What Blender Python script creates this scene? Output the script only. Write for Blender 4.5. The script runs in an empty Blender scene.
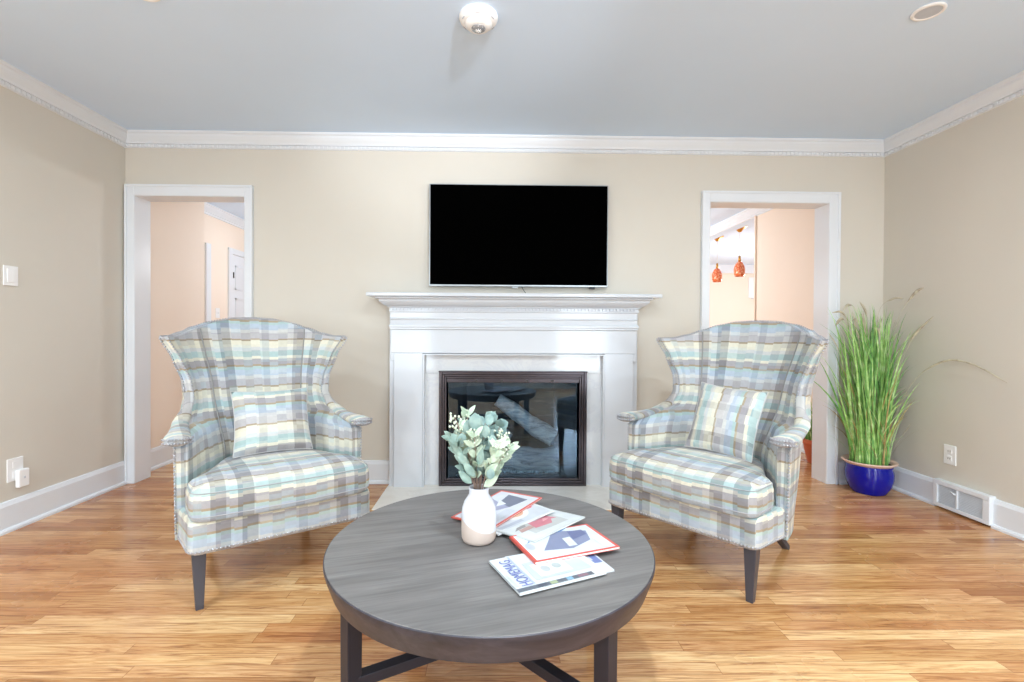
import bpy, math, random
from mathutils import Vector, Matrix
random.seed(7)
PI = math.pi
C = bpy.context.scene.collection
sc = bpy.context.scene
sc.view_settings.view_transform = 'Standard'
sc.view_settings.look = 'None'
sc.view_settings.gamma = 1
sc.view_settings.use_curve_mapping = False
sc.view_settings.exposure = EXPOSURE = 0.16
sc.cycles.use_denoising = True
sc.cycles.max_bounces = 12
sc.cycles.diffuse_bounces = 8
sc.cycles.glossy_bounces = 4
sc.cycles.transparent_max_bounces = 12
sc.cycles.sample_clamp_indirect = 6

XL, XR, YB, ZC, YR = -2.6216, 2.8577, 3.527, 2.50, -2.6
WT = 0.14                                     # thickness of the wall between the rooms

# ---------------------------------------------------------------- camera
f, yaw, pitch, roll, sx, sy = 487.51, 0.0172, 0.0092, 0.0059, -10.78, -3.79
fwd = Vector((math.sin(yaw) * math.cos(pitch), math.cos(yaw) * math.cos(pitch), -math.sin(pitch)))
r0 = Vector((math.cos(yaw), -math.sin(yaw), 0)); u0 = r0.cross(fwd)
rr = r0 * math.cos(roll) + u0 * math.sin(roll)
uu = -r0 * math.sin(roll) + u0 * math.cos(roll)
cd = bpy.data.cameras.new('camera'); cam = bpy.data.objects.new('camera', cd); C.objects.link(cam)
M4 = Matrix((rr, uu, -fwd)).transposed().to_4x4(); M4.translation = Vector((0, 0, 1.09))
cam.matrix_world = M4
cd.sensor_width = 36; cd.lens = f / 1024 * 36
cd.shift_x = -sx / 1024; cd.shift_y = sy / 1024
cd.clip_start = 0.05
sc.camera = cam

# ---------------------------------------------------------------- materials
def srgb(r, g, b):
    def q(c):
        c /= 255
        return c / 12.92 if c <= .04045 else ((c + .055) / 1.055) ** 2.4
    return (q(r), q(g), q(b), 1)

class NT:
    def __init__(s, name):
        s.m = bpy.data.materials.new(name); s.m.use_nodes = True
        s.t = s.m.node_tree; s.b = s.t.nodes['Principled BSDF']
    def n(s, typ, **kw):
        x = s.t.nodes.new(typ)
        for k, v in kw.items():
            if k.startswith('i_'):
                x.inputs[int(k[2:])].default_value = v
            else: setattr(x, k, v)
        return x
    def l(s, a, b): s.t.links.new(a, b)
    def math(s, op, a, b=None, c=None):
        x = s.n('ShaderNodeMath', operation=op)
        for i, v in enumerate((a, b, c)):
            if v is None: continue
            if isinstance(v, (int, float)): x.inputs[i].default_value = v
            else: s.l(v, x.inputs[i])
        return x.outputs[0]
    def ramp(s, fac, stops, interp='LINEAR'):
        x = s.n('ShaderNodeValToRGB'); cr = x.color_ramp; cr.interpolation = interp
        while len(cr.elements) < len(stops): cr.elements.new(0.5)
        for e, (p, c) in zip(cr.elements, stops): e.position = p; e.color = c
        s.l(fac, x.inputs[0]); return x.outputs[0]
    def mix(s, blend, fac, a, b):
        x = s.n('ShaderNodeMix', data_type='RGBA', blend_type=blend)
        for i, v in ((0, fac), (6, a), (7, b)):
            if isinstance(v, (int, float, tuple)): x.inputs[i].default_value = v
            else: s.l(v, x.inputs[i])
        return x.outputs[2]
    def bump(s, h, strength, dist=.002):
        x = s.n('ShaderNodeBump'); x.inputs['Strength'].default_value = strength; x.inputs['Distance'].default_value = dist
        s.l(h, x.inputs['Height']); s.l(x.outputs[0], s.b.inputs['Normal'])
    def coords(s, scale=(1, 1, 1), rot=(0, 0, 0), which='Object', seed=None):
        tc = s.n('ShaderNodeTexCoord'); mp = s.n('ShaderNodeMapping')
        mp.inputs['Scale'].default_value = scale
        m0 = s.n('ShaderNodeMapping'); m0.inputs['Rotation'].default_value = rot
        s.l(tc.outputs[which], m0.inputs[0]); s.l(m0.outputs[0], mp.inputs[0]); return mp.outputs[0]
    def noise(s, vec, scale, detail=4, rough=.5, dist=0):
        x = s.n('ShaderNodeTexNoise'); x.inputs['Scale'].default_value = scale; x.inputs['Detail'].default_value = detail
        x.inputs['Roughness'].default_value = rough; x.inputs['Distortion'].default_value = dist
        s.l(vec, x.inputs['Vector']); return x.outputs[0]

def plain(name, col, rough=.5, metal=0, spec=.5, var=.06, vscale=8, bump=0, coat=0):
    k = NT(name); v = k.coords()
    n = k.noise(v, vscale, 3)
    a = tuple(max(0, c * (1 - var)) for c in col[:3]) + (1,); b = tuple(min(1, c * (1 + var)) for c in col[:3]) + (1,)
    k.l(k.ramp(n, [(.3, a), (.7, b)]), k.b.inputs['Base Color'])
    k.b.inputs['Roughness'].default_value = rough; k.b.inputs['Metallic'].default_value = metal
    k.b.inputs['Specular IOR Level'].default_value = spec
    if coat: k.b.inputs['Coat Weight'].default_value = coat; k.b.inputs['Coat Roughness'].default_value = .06
    if bump: k.bump(k.noise(v, 220, 2), bump)
    return k.m

M = {}
M['wall'] = plain('beige_wall_paint', srgb(210, 204, 193), .65, var=.015, vscale=2, bump=.05)
M['peach'] = plain('peach_wall_paint', srgb(240, 224, 208), .7, var=.015, vscale=2)
M['ceiling'] = plain('ceiling_paint', srgb(212, 231, 252), .85, var=.01, vscale=2, bump=.05)
M['white'] = plain('white_gloss_paint', srgb(224, 228, 233), .28, var=.012, vscale=3)
M['mantel'] = plain('mantel_gloss_paint', srgb(210, 214, 220), .10, var=.01, vscale=3, spec=.28)
M['plastic'] = plain('white_plastic', srgb(240, 240, 240), .35, var=.01)
M['slot'] = plain('dark_slot', srgb(70, 68, 66), .6)
M['grey_lens'] = plain('grey_lens', srgb(190, 196, 206), .5)
M['dark_lens'] = plain('sensor_lens', srgb(150, 152, 156), .15, metal=.4)
M['black'] = plain('black_screen', (.0006, .0006, .0006, 1), .9, spec=0)
M['silver'] = plain('silver_edge', srgb(170, 174, 178), .3, metal=.7)
M['black_plastic'] = plain('black_plastic', srgb(30, 30, 32), .4)
M['bronze'] = plain('dark_bronze_metal', srgb(74, 68, 72), .25, metal=.75, var=.12)
M['firebox'] = plain('soot_black_brick', srgb(46, 50, 56), .8, var=.35, vscale=6)
M['brass'] = plain('brass', srgb(205, 150, 70), .3, metal=.6)
M['nail'] = plain('pewter_nailhead', srgb(178, 178, 184), .28, metal=.7)
M['leg_dark'] = plain('charcoal_wood', srgb(66, 66, 74), .35, var=.12)
M['table_leg'] = plain('charcoal_table_wood', srgb(42, 41, 50), .4, var=.12, spec=.3)
M['welt'] = plain('welt_piping', srgb(140, 138, 136), .8)
M['welt_light'] = plain('light_welt', srgb(164, 165, 168), .8, var=.15, vscale=14)
M['cobalt'] = plain('cobalt_glaze', srgb(0, 14, 146), .12, var=.15, vscale=5, coat=0)
M['rim_clay'] = plain('unglazed_rim', srgb(222, 190, 172), .6)
M['terracotta'] = plain('terracotta', srgb(196, 104, 70), .6)
M['soil'] = plain('potting_soil', srgb(70, 52, 40), .9, var=.3, vscale=40)
M['paper'] = plain('page_edges', srgb(236, 234, 230), .6, var=.04, vscale=60)
M['cord'] = plain('clear_cord', srgb(225, 222, 218), .4)

def marble():
    k = NT('white_marble'); v = k.coords()
    n = k.noise(v, 2.2, 8, .65, 1.2)
    c = k.ramp(n, [(.30, srgb(204, 207, 211)), (.47, srgb(213, 215, 218)), (.50, srgb(206, 208, 213)), (.53, srgb(214, 216, 218)), (.8, srgb(210, 212, 215))])
    k.l(c, k.b.inputs['Base Color']); k.b.inputs['Roughness'].default_value = .08
    return k.m
M['marble'] = marble()

def hearth_mat():
    k = NT('cream_marble'); v = k.coords()
    n = k.noise(v, 3, 8, .6, 1)
    k.l(k.ramp(n, [(.3, srgb(228, 222, 212)), (.5, srgb(240, 236, 228)), (.55, srgb(232, 227, 218)), (.7, srgb(242, 239, 232))]), k.b.inputs['Base Color'])
    k.b.inputs['Roughness'].default_value = .15
    return k.m
M['hearth'] = hearth_mat()

def floor_mat():
    k = NT('oak_strip_floor'); tc = k.n('ShaderNodeTexCoord'); sp = k.n('ShaderNodeSeparateXYZ')
    k.l(tc.outputs['Object'], sp.inputs[0]); X, Y = sp.outputs[0], sp.outputs[1]
    w = .057
    ry = k.math('DIVIDE', Y, w); row = k.math('FLOOR', ry); fy = k.math('FRACT', ry)
    wn = k.n('ShaderNodeTexWhiteNoise', noise_dimensions='1D'); k.l(row, wn.inputs['W'])
    px = k.math('ADD', k.math('DIVIDE', X, .95), k.math('MULTIPLY', wn.outputs[0], 9.0))
    pid = k.math('FLOOR', px); fx = k.math('FRACT', px)
    cb = k.n('ShaderNodeCombineXYZ'); k.l(row, cb.inputs[0]); k.l(pid, cb.inputs[1])
    w2 = k.n('ShaderNodeTexWhiteNoise', noise_dimensions='2D'); k.l(cb.outputs[0], w2.inputs['Vector'])
    base = k.ramp(w2.outputs[0], [(0, srgb(184, 139, 94)), (.22, srgb(208, 166, 117)), (.5, srgb(224, 186, 137)), (.8, srgb(238, 208, 162)), (1, srgb(200, 151, 104))])
    # grain, shifted for each board
    c2 = k.n('ShaderNodeCombineXYZ')
    k.l(k.math('ADD', k.math('MULTIPLY', X, 2.2), k.math('MULTIPLY', w2.outputs[0], 37)), c2.inputs[0])
    k.l(k.math('MULTIPLY', Y, 30), c2.inputs[1]); k.l(k.math('MULTIPLY', w2.outputs[0], 11), c2.inputs[2])
    g = k.noise(c2.outputs[0], 1.5, 7, .66, 1.6)
    gr = k.ramp(g, [(.34, srgb(150, 98, 62)), (.45, srgb(222, 192, 160)), (.62, srgb(255, 250, 240))])
    col = k.mix('MULTIPLY', .75, base, gr)
    c3 = k.n('ShaderNodeCombineXYZ')
    k.l(k.math('ADD', k.math('MULTIPLY', X, 6), k.math('MULTIPLY', w2.outputs[0], 91)), c3.inputs[0]); k.l(k.math('MULTIPLY', Y, 240), c3.inputs[1])
    g2 = k.noise(c3.outputs[0], 1, 3, .5)
    col = k.mix('MULTIPLY', .35, col, k.ramp(g2, [(.34, srgb(150, 105, 70)), (.5, (1, 1, 1, 1))]))
    # broad patches of redder, darker tone
    n3 = k.noise(k.coords((.55, 1.0, 1)), 1.1, 3)
    col = k.mix('MULTIPLY', .8, col, k.ramp(n3, [(.42, (1, 1, 1, 1)), (.66, srgb(222, 186, 172))]))
    e = k.math('MINIMUM', k.math('MULTIPLY', k.math('MINIMUM', fy, k.math('SUBTRACT', 1, fy)), w), k.math('MULTIPLY', k.math('MINIMUM', fx, k.math('SUBTRACT', 1, fx)), .95))
    gap = k.ramp(k.math('MULTIPLY', e, 500), [(.25, srgb(140, 100, 74)), (.75, (1, 1, 1, 1))])
    col = k.mix('MULTIPLY', .6, col, gap)
    k.l(col, k.b.inputs['Base Color'])
    k.l(k.ramp(k.noise(k.coords(), 3, 4), [(.3, (.17,) * 3 + (1,)), (.7, (.30,) * 3 + (1,))]), k.b.inputs['Roughness'])
    k.bump(k.math('MULTIPLY', gap, g), .12, .001)
    return k.m
M['floor'] = floor_mat()

def table_mat(name, a, b, c, rough=.42):
    k = NT(name)
    v = k.coords((2.0, 26, 26), (0, 0, math.radians(-17)))
    g = k.noise(v, 1.0, 6, .6, .6)
    col = k.ramp(g, [(.28, a), (.5, b), (.72, c)])
    g2 = k.noise(k.coords((7, 150, 150), (0, 0, math.radians(-17))), 1, 3)
    col = k.mix('MULTIPLY', .35, col, k.ramp(g2, [(.35, srgb(190, 190, 190)), (.55, (1, 1, 1, 1))]))
    k.l(col, k.b.inputs['Base Color']); k.b.inputs['Roughness'].default_value = rough
    return k.m
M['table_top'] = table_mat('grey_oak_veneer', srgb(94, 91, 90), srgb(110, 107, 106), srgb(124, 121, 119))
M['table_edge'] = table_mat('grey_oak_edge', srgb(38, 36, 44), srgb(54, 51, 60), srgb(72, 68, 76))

def plaid(name, du=0.0, dv=0.0):
    k = NT(name); tc = k.n('ShaderNodeTexCoord'); sp = k.n('ShaderNodeSeparateXYZ')
    k.l(tc.outputs['UV'], sp.inputs[0])
    U = k.math('ADD', sp.outputs[0], 5.0 + du); V = k.math('ADD', sp.outputs[1], 5.0 + dv)
    cw = .047
    ci = k.math('FLOOR', k.math('DIVIDE', U, cw))
    wn = k.n('ShaderNodeTexWhiteNoise', noise_dimensions='1D'); k.l(ci, wn.inputs['W'])
    Vj = k.math('ADD', V, k.math('MULTIPLY', k.math('SUBTRACT', wn.outputs[0], .5), .010))
    fr = k.math('FRACT', k.math('DIVIDE', Vj, .250))
    cream, tan, lav, blue = srgb(214, 209, 190), srgb(158, 140, 112), srgb(174, 171, 174), srgb(170, 182, 196)
    grey, aqua, pale = srgb(158, 154, 156), srgb(164, 186, 184), srgb(196, 196, 194)
    rows = k.ramp(fr, [(0, cream), (.15, tan), (.185, lav), (.33, pale), (.40, blue), (.52, aqua), (.58, tan), (.62, grey), (.74, cream), (.80, aqua), (.92, pale)], 'CONSTANT')
    fc = k.math('FRACT', k.math('DIVIDE', U, .47))
    w1 = (1, 1, 1, 1)
    cols = k.ramp(fc, [(0, w1), (.06, srgb(172, 166, 168)), (.175, srgb(244, 246, 250)), (.26, srgb(158, 160, 168)), (.385, w1), (.50, srgb(232, 230, 226)), (.60, w1), (.72, srgb(216, 216, 220)), (.80, w1), (.90, srgb(236, 238, 240))], 'CONSTANT')
    col = k.mix('MULTIPLY', .70, rows, cols)
    # pale overlay blocks where warp covers weft
    cb = k.n('ShaderNodeCombineXYZ'); k.l(ci, cb.inputs[0]); k.l(k.math('FLOOR', k.math('DIVIDE', Vj, .031)), cb.inputs[1])
    w2 = k.n('ShaderNodeTexWhiteNoise', noise_dimensions='2D'); k.l(cb.outputs[0], w2.inputs['Vector'])
    blk = k.ramp(w2.outputs[0], [(0, srgb(158, 156, 160)), (.12, srgb(206, 208, 206)), (.40, srgb(178, 198, 206)), (.60, srgb(220, 218, 204)), (.8, srgb(180, 176, 172))], 'CONSTANT')
    amt = k.ramp(w2.outputs[0], [(0, (.35,) * 3 + (1,)), (.10, (.06,) * 3 + (1,)), (.45, (.28,) * 3 + (1,)), (.6, (.22,) * 3 + (1,)), (.8, (.08,) * 3 + (1,))], 'CONSTANT')
    col = k.mix('MIX', amt, col, blk)
    n = k.noise(k.coords((1, 1, 1), which='UV'), 60, 4)
    col = k.mix('MULTIPLY', .25, col, k.ramp(n, [(.3, srgb(215, 215, 215)), (.6, w1)]))
    k.l(col, k.b.inputs['Base Color']); k.b.inputs['Roughness'].default_value = .85
    k.b.inputs['Sheen Weight'].default_value = .15
    k.bump(k.noise(k.coords((1, 1, 1), which='UV'), 500, 2), .15, .001)
    return k.m
M['plaid'] = plaid('plaid_upholstery')
M['plaid_pillow'] = plaid('plaid_pillow_cover', .11, .07)

def glass():
    k = NT('fireplace_glass'); t = k.t
    t.nodes.remove(k.b)
    out = t.nodes['Material Output']
    tr = k.n('ShaderNodeBsdfTransparent'); tr.inputs[0].default_value = (.84, .92, .96, 1)
    gl = k.n('ShaderNodeBsdfGlossy'); gl.inputs['Roughness'].default_value = .015; gl.inputs[0].default_value = (.60, .78, 1, 1)
    fr = k.n('ShaderNodeFresnel'); fr.inputs[0].default_value = 1.7
    mx = k.n('ShaderNodeMixShader')
    k.l(k.math('MULTIPLY', fr.outputs[0], .95), mx.inputs[0]); k.l(tr.outputs[0], mx.inputs[1]); k.l(gl.outputs[0], mx.inputs[2]); k.l(mx.outputs[0], out.inputs[0])
    return k.m
M['glass'] = glass()
M['edge_glass'] = plain('polished_glass_edge', srgb(150, 178, 186), .1, var=.1)

def log_mat():
    k = NT('ceramic_log_bark'); v = k.coords((3, 14, 14))
    n = k.noise(v, 2.2, 7, .65, .8)
    k.l(k.ramp(n, [(.3, srgb(110, 110, 118)), (.5, srgb(176, 175, 178)), (.7, srgb(214, 212, 210))]), k.b.inputs['Base Color'])
    k.b.inputs['Roughness'].default_value = .85; k.bump(n, .6, .01)
    return k.m
M['log'] = log_mat()
M['ember'] = plain('ash_embers', srgb(165, 170, 172), .95, var=.5, vscale=60)

def vase_mat():
    k = NT('two_tone_ceramic'); tc = k.n('ShaderNodeTexCoord'); sp = k.n('ShaderNodeSeparateXYZ'); k.l(tc.outputs['Object'], sp.inputs[0])
    # glaze line slants down to the right around the body
    h = k.math('ADD', sp.outputs[2], k.math('MULTIPLY', sp.outputs[0], .38))
    h = k.math('ADD', h, k.math('MULTIPLY', k.math('MULTIPLY', sp.outputs[0], sp.outputs[0]), -3.4))
    s = k.math('GREATER_THAN', h, .0465)
    k.l(k.mix('MIX', s, srgb(198, 182, 172), srgb(216, 218, 228)), k.b.inputs['Base Color'])
    k.l(k.ramp(s, [(0, (.6,) * 3 + (1,)), (1, (.1,) * 3 + (1,))]), k.b.inputs['Roughness'])
    return k.m
M['vase'] = vase_mat()

def leaf_mat(name, a, b, c, rough=.55):
    k = NT(name); n = k.noise(k.coords(), 22, 3)
    k.l(k.ramp(n, [(.3, a), (.5, b), (.7, c)]), k.b.inputs['Base Color']); k.b.inputs['Roughness'].default_value = rough
    return k.m
M['euc'] = leaf_mat('eucalyptus_leaf', srgb(104, 130, 122), srgb(140, 164, 154), srgb(172, 190, 178))
M['euc_round'] = leaf_mat('silver_dollar_leaf', srgb(100, 130, 130), srgb(126, 152, 148), srgb(150, 172, 164))
M['euc_pale'] = leaf_mat('pale_leaf', srgb(150, 172, 150), srgb(176, 192, 170), srgb(198, 208, 188))
M['euc_stem'] = plain('twig', srgb(150, 128, 116), .7)
M['berry'] = plain('pale_bud', srgb(206, 216, 196), .6)
M['blade'] = leaf_mat('grass_blade', srgb(116, 168, 76), srgb(158, 202, 112), srgb(206, 228, 168))
M['blade_dark'] = leaf_mat('grass_blade_dark', srgb(76, 130, 60), srgb(104, 160, 78), srgb(140, 186, 100))
M['blade_dry'] = leaf_mat('grass_blade_dry', srgb(150, 120, 72), srgb(176, 150, 96), srgb(196, 176, 118))
M['seed'] = leaf_mat('seed_head', srgb(150, 136, 118), srgb(186, 176, 152), srgb(206, 198, 170))

def art_glass():
    k = NT('orange_mottled_glass'); n = k.noise(k.coords(), 60, 4)
    k.l(k.ramp(n, [(.35, srgb(214, 84, 40)), (.5, srgb(236, 120, 70)), (.62, srgb(250, 190, 150))]), k.b.inputs['Base Color'])
    k.b.inputs['Roughness'].default_value = .2
    return k.m
M['orange_glass'] = art_glass()

# ---------------------------------------------------------------- mesh helpers
class MB:
    def __init__(s): s.v = []; s.f = []; s.uv = {}; s.mi = []; s.vuv = {}
    def add(s, verts, faces, mi=0, uvs=None):
        o = len(s.v); s.v += [tuple(p) for p in verts]
        if uvs:
            for i, q in enumerate(uvs): s.vuv[o + i] = q
        for fc in faces: s.f.append(tuple(o + i for i in fc)); s.mi.append(mi)
        return s
    def box(s, x0, x1, y0, y1, z0, z1, mi=0):
        v = [(x, y, z) for z in (z0, z1) for y in (y0, y1) for x in (x0, x1)]
        return s.add(v, [(0, 2, 3, 1), (4, 5, 7, 6), (0, 1, 5, 4), (2, 6, 7, 3), (0, 4, 6, 2), (1, 3, 7, 5)], mi)
    def lathe(s, prof, seg=48, c=(0, 0, 0), mi=0, cap0=True, cap1=True):
        n = len(prof); v = []
        for i in range(seg):
            a = 2 * PI * i / seg
            for r, z in prof: v.append((c[0] + r * math.cos(a), c[1] + r * math.sin(a), c[2] + z))
        fs = [(i * n + j, ((i + 1) % seg) * n + j, ((i + 1) % seg) * n + j + 1, i * n + j + 1) for i in range(seg) for j in range(n - 1)]
        if cap0: fs.append(tuple(i * n for i in reversed(range(seg))))
        if cap1: fs.append(tuple(i * n + n - 1 for i in range(seg)))
        return s.add(v, fs, mi)
    def tube(s, pts, rad, seg=8, mi=0, flat=None, up=None):
        """pts: points; rad: number or list; flat: (a,b) elliptic section factors with up vector"""
        pts = [Vector(p) for p in pts]; n = len(pts)
        rs = rad if isinstance(rad, (list, tuple)) else [rad] * n
        fa, fb = flat or (1, 1); v = []; pu = Vector(up) if up else None
        for i, p in enumerate(pts):
            t = (pts[min(i + 1, n - 1)] - pts[max(i - 1, 0)]).normalized()
            base = Vector(up) if up else (pu if pu is not None else (Vector((0, 0, 1)) if abs(t.z) < .9 else Vector((1, 0, 0))))
            a = base - t * base.dot(t)
            if a.length < 1e-4: a = Vector((1, 0, 0)) - t * t.x
            a.normalize(); b = t.cross(a)
            if not up: pu = a
            for j in range(seg):
                q = 2 * PI * j / seg
                v.append(p + a * (math.cos(q) * rs[i] * fb) + b * (math.sin(q) * rs[i] * fa))
        fs = [(i * seg + j, i * seg + (j + 1) % seg, (i + 1) * seg + (j + 1) % seg, (i + 1) * seg + j) for i in range(n - 1) for j in range(seg)]
        fs.append(tuple(reversed(range(seg)))); fs.append(tuple((n - 1) * seg + j for j in range(seg)))
        return s.add(v, fs, mi)
    def bar(s, p0, p1, w0, h0, w1=None, h1=None, up=(0, 0, 1), mi=0):
        p0, p1 = Vector(p0), Vector(p1); w1 = w0 if w1 is None else w1; h1 = h0 if h1 is None else h1
        t = (p1 - p0).normalized(); a = Vector(up); a = (a - t * a.dot(t)).normalized(); b = t.cross(a); v = []
        for p, w, h in ((p0, w0, h0), (p1, w1, h1)):
            for i, j in ((-1, -1), (1, -1), (1, 1), (-1, 1)): v.append(p + b * (i * w / 2) + a * (j * h / 2))
        return s.add(v, [(3, 2, 1, 0), (4, 5, 6, 7), (0, 1, 5, 4), (1, 2, 6, 5), (2, 3, 7, 6), (3, 0, 4, 7)], mi)
    def ball(s, c, r, seg=6, rings=4, mi=0, sc=(1, 1, 1)):
        v = [(c[0], c[1], c[2] - r * sc[2])]
        for i in range(1, rings):
            p = -PI / 2 + PI * i / rings
            for j in range(seg):
                a = 2 * PI * j / seg; v.append((c[0] + r * sc[0] * math.cos(p) * math.cos(a), c[1] + r * sc[1] * math.cos(p) * math.sin(a), c[2] + r * sc[2] * math.sin(p)))
        v.append((c[0], c[1], c[2] + r * sc[2])); L = len(v) - 1; fs = []
        for j in range(seg):
            fs.append((0, 1 + (j + 1) % seg, 1 + j)); fs.append((L, L - seg + j, L - seg + (j + 1) % seg))
        for i in range(rings - 2):
            for j in range(seg): fs.append((1 + i * seg + j, 1 + i * seg + (j + 1) % seg, 1 + (i + 1) * seg + (j + 1) % seg, 1 + (i + 1) * seg + j))
        return s.add(v, fs, mi)
    def prism(s, poly, z0, z1, mi=0):
        n = len(poly)
        return s.add([(x, y, z0) for x, y in poly] + [(x, y, z1) for x, y in poly],
                     [tuple(reversed(range(n))), tuple(range(n, 2 * n))] + [(i, (i + 1) % n, n + (i + 1) % n, n + i) for i in range(n)], mi)
    def run(s, prof, p0, p1, nrm, m0=0, m1=0, mi=0):
        """moulding: profile [(d,z)] run from p0 to p1 (xy), d along nrm; m = mitre factor at each end"""
        p0, p1, nv = Vector(p0).to_2d(), Vector(p1).to_2d(), Vector(nrm).to_2d(); t = (p1 - p0).normalized(); n = len(prof); v = []
        for p, m in ((p0, m0), (p1, m1)):
            for d, z in prof: q = p + nv * d + t * (m * d); v.append((q.x, q.y, z))
        return s.add(v, [(i, (i + 1) % n, n + (i + 1) % n, n + i) for i in range(n)] + [tuple(reversed(range(n))), tuple(range(n, 2 * n))], mi)

def link(name, mb, mats, parent=None, bevel=0, smooth=False, kind=None, seg=2, subsurf=0, autosm=False):
    me = bpy.data.meshes.new(name); me.from_pydata(mb.v, [], mb.f)
    for m in (mats if isinstance(mats, (list, tuple)) else [mats]): me.materials.append(M[m] if isinstance(m, str) else m)
    me.polygons.foreach_set('material_index', mb.mi)
    if mb.vuv:
        ul = me.uv_layers.new(name='UVMap')
        for lp in me.loops: ul.data[lp.index].uv = mb.vuv.get(lp.vertex_index, (0, 0))
    import bmesh
    bm = bmesh.new(); bm.from_mesh(me); bmesh.ops.recalc_face_normals(bm, faces=bm.faces); bm.to_mesh(me); bm.free()
    if smooth: me.polygons.foreach_set('use_smooth', [True] * len(me.polygons))
    me.update()
    o = bpy.data.objects.new(name, me); C.objects.link(o)
    if parent: o.parent = parent
    if bevel:
        b = o.modifiers.new('bevel', 'BEVEL'); b.width = bevel; b.segments = seg; b.limit_method = 'ANGLE'; b.angle_limit = .6; b.harden_normals = False
    if subsurf:
        b = o.modifiers.new('sub', 'SUBSURF'); b.levels = subsurf; b.render_levels = subsurf
    if smooth and autosm:
        for e in me.edges: pass
        me.set_sharp_from_angle(angle=math.radians(autosm))
    if kind: o['kind'] = kind
    return o

def tag(o, label, cat, group=None, kind=None):
    o['label'] = label; o['category'] = cat
    if group: o['group'] = group
    if kind: o['kind'] = kind
    return o
def thing(name, label, cat, loc, rz=0, group=None):
    o = bpy.data.objects.new(name, None); C.objects.link(o); o.location = loc; o.rotation_euler = (0, 0, rz); o.empty_display_size = .1
    return tag(o, label, cat, group)
def copy_tree(o, parent=None):
    c = o.copy(); C.objects.link(c); c.parent = parent
    for ch in list(o.children): copy_tree(ch, c)
    return c

# ---------------------------------------------------------------- the setting
m = MB(); m.box(-5.5, 6.5, YR - .1, 10.2, -.12, 0); link('floor', m, 'floor', kind='structure')
m = MB(); m.box(XL - .1, XR + .1, YR - .1, YB + .02, ZC, ZC + .1); link('ceiling', m, 'ceiling', kind='structure')
m = MB(); m.box(XL - .1, XL, YR, YB, 0, ZC); link('wall_left', m, 'wall', kind='structure')
m = MB(); m.box(XR, XR + .1, YR, YB, 0, ZC); link('wall_right', m, 'wall', kind='structure')
# openings: doorways and the chimney breast recess
DL = (-2.548, -1.771, 2.05); DR = (1.566, 2.441, 2.047)
FB = (-.33, .62, .78)                                   # firebox opening
m = MB()
m.box(XL - .9, DL[0], YB, YB + WT, 0, ZC); m.box(DL[0], DL[1], YB, YB + WT, DL[2], ZC)
m.box(DL[1], FB[0], YB, YB + WT, 0, ZC); m.box(FB[0], FB[1], YB, YB + WT, FB[2], ZC)
m.box(FB[1], DR[0], YB, YB + WT, 0, ZC); m.box(DR[0], DR[1], YB, YB + WT, DR[2], ZC); m.box(DR[1], XR + .3, YB, YB + WT, 0, ZC)
link('wall_back', m, 'wall', kind='structure')
# rear wall, behind the camera, with three windows
WIN = [(-2.3, -1.2), (1.25, 2.25)]; WZ = (.35, 2.02)
m = MB(); x = XL - .1
for a, b in WIN:
    m.box(x, a, YR - .1, YR, 0, ZC); m.box(a, b, YR - .1, YR, 0, WZ[0]); m.box(a, b, YR - .1, YR, WZ[1], ZC); x = b
m.box(x, XR + .1, YR - .1, YR, 0, ZC); link('wall_rear', m, 'wall', kind='structure')
for i, (a, b) in enumerate(WIN):
    m = MB()
    m.box(a - .08, a, YR - .02, YR + .02, WZ[0] - .08, WZ[1] + .08); m.box(b, b + .08, YR - .02, YR + .02, WZ[0] - .08, WZ[1] + .08)
    m.box(a, b, YR - .02, YR + .02, WZ[1], WZ[1] + .08); m.box(a, b, YR - .02, YR + .04, WZ[0] - .08, WZ[0])
    zc = (WZ[0] + WZ[1]) / 2; m.box(a, b, YR - .06, YR - .02, zc - .025, zc + .025)
    xm = a + (b - a) * .72 if i == 1 else (a + b) / 2
    m.box(xm - .02, xm + .02, YR - .06, YR - .02, WZ[0], WZ[1])
    link('window_%d' % (i + 1), m, 'white', kind='structure')

# crown moulding
zc = ZC; cr = [(0, zc), (.050, zc), (.050, zc - .014), (.042, zc - .022), (.040, zc - .036), (.032, zc - .054), (.024, zc - .068), (.020, zc - .078), (.020, zc - .084), (.010, zc - .086), (.010, zc - .108), (0, zc - .112)]
def beads(m, p0, p1, nrm, d, z0, z1, step=.026, w=.015, t=.008):
    p0, p1, nv = Vector(p0), Vector(p1), Vector(nrm); L = (p1 - p0).length; tv = (p1 - p0).normalized()
    for i in range(int(L / step)):
        q = p0 + tv * (step * (i + .5)); c0 = q + nv * d
        a = c0 - tv * w / 2; b = c0 + tv * w / 2 + nv * t
        m.box(min(a.x, b.x), max(a.x, b.x), min(a.y, b.y), max(a.y, b.y), z0, z1)
def crown(name, p0, p1, nrm, m0, m1, bd=True, mat='white', zoff=0):
    m = MB(); m.run([(d, z + zoff) for d, z in cr], p0, p1, nrm, m0, m1)
    o = link(name, m, mat, kind='structure')
    if bd:
        m = MB(); beads(m, p0, p1, nrm, .0095, zc - .106, zc - .088, .03, .019, .007)
        link('dentil_band', m, mat, parent=o)
    return o
crown('trim_1', (XL, YB), (XR, YB), (0, -1), 1, -1)
crown('trim_2', (XL, YR), (XL, YB), (1, 0), 1, -1)
crown('trim_3', (XR, YR), (XR, YB), (-1, 0), 1, -1)
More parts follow.
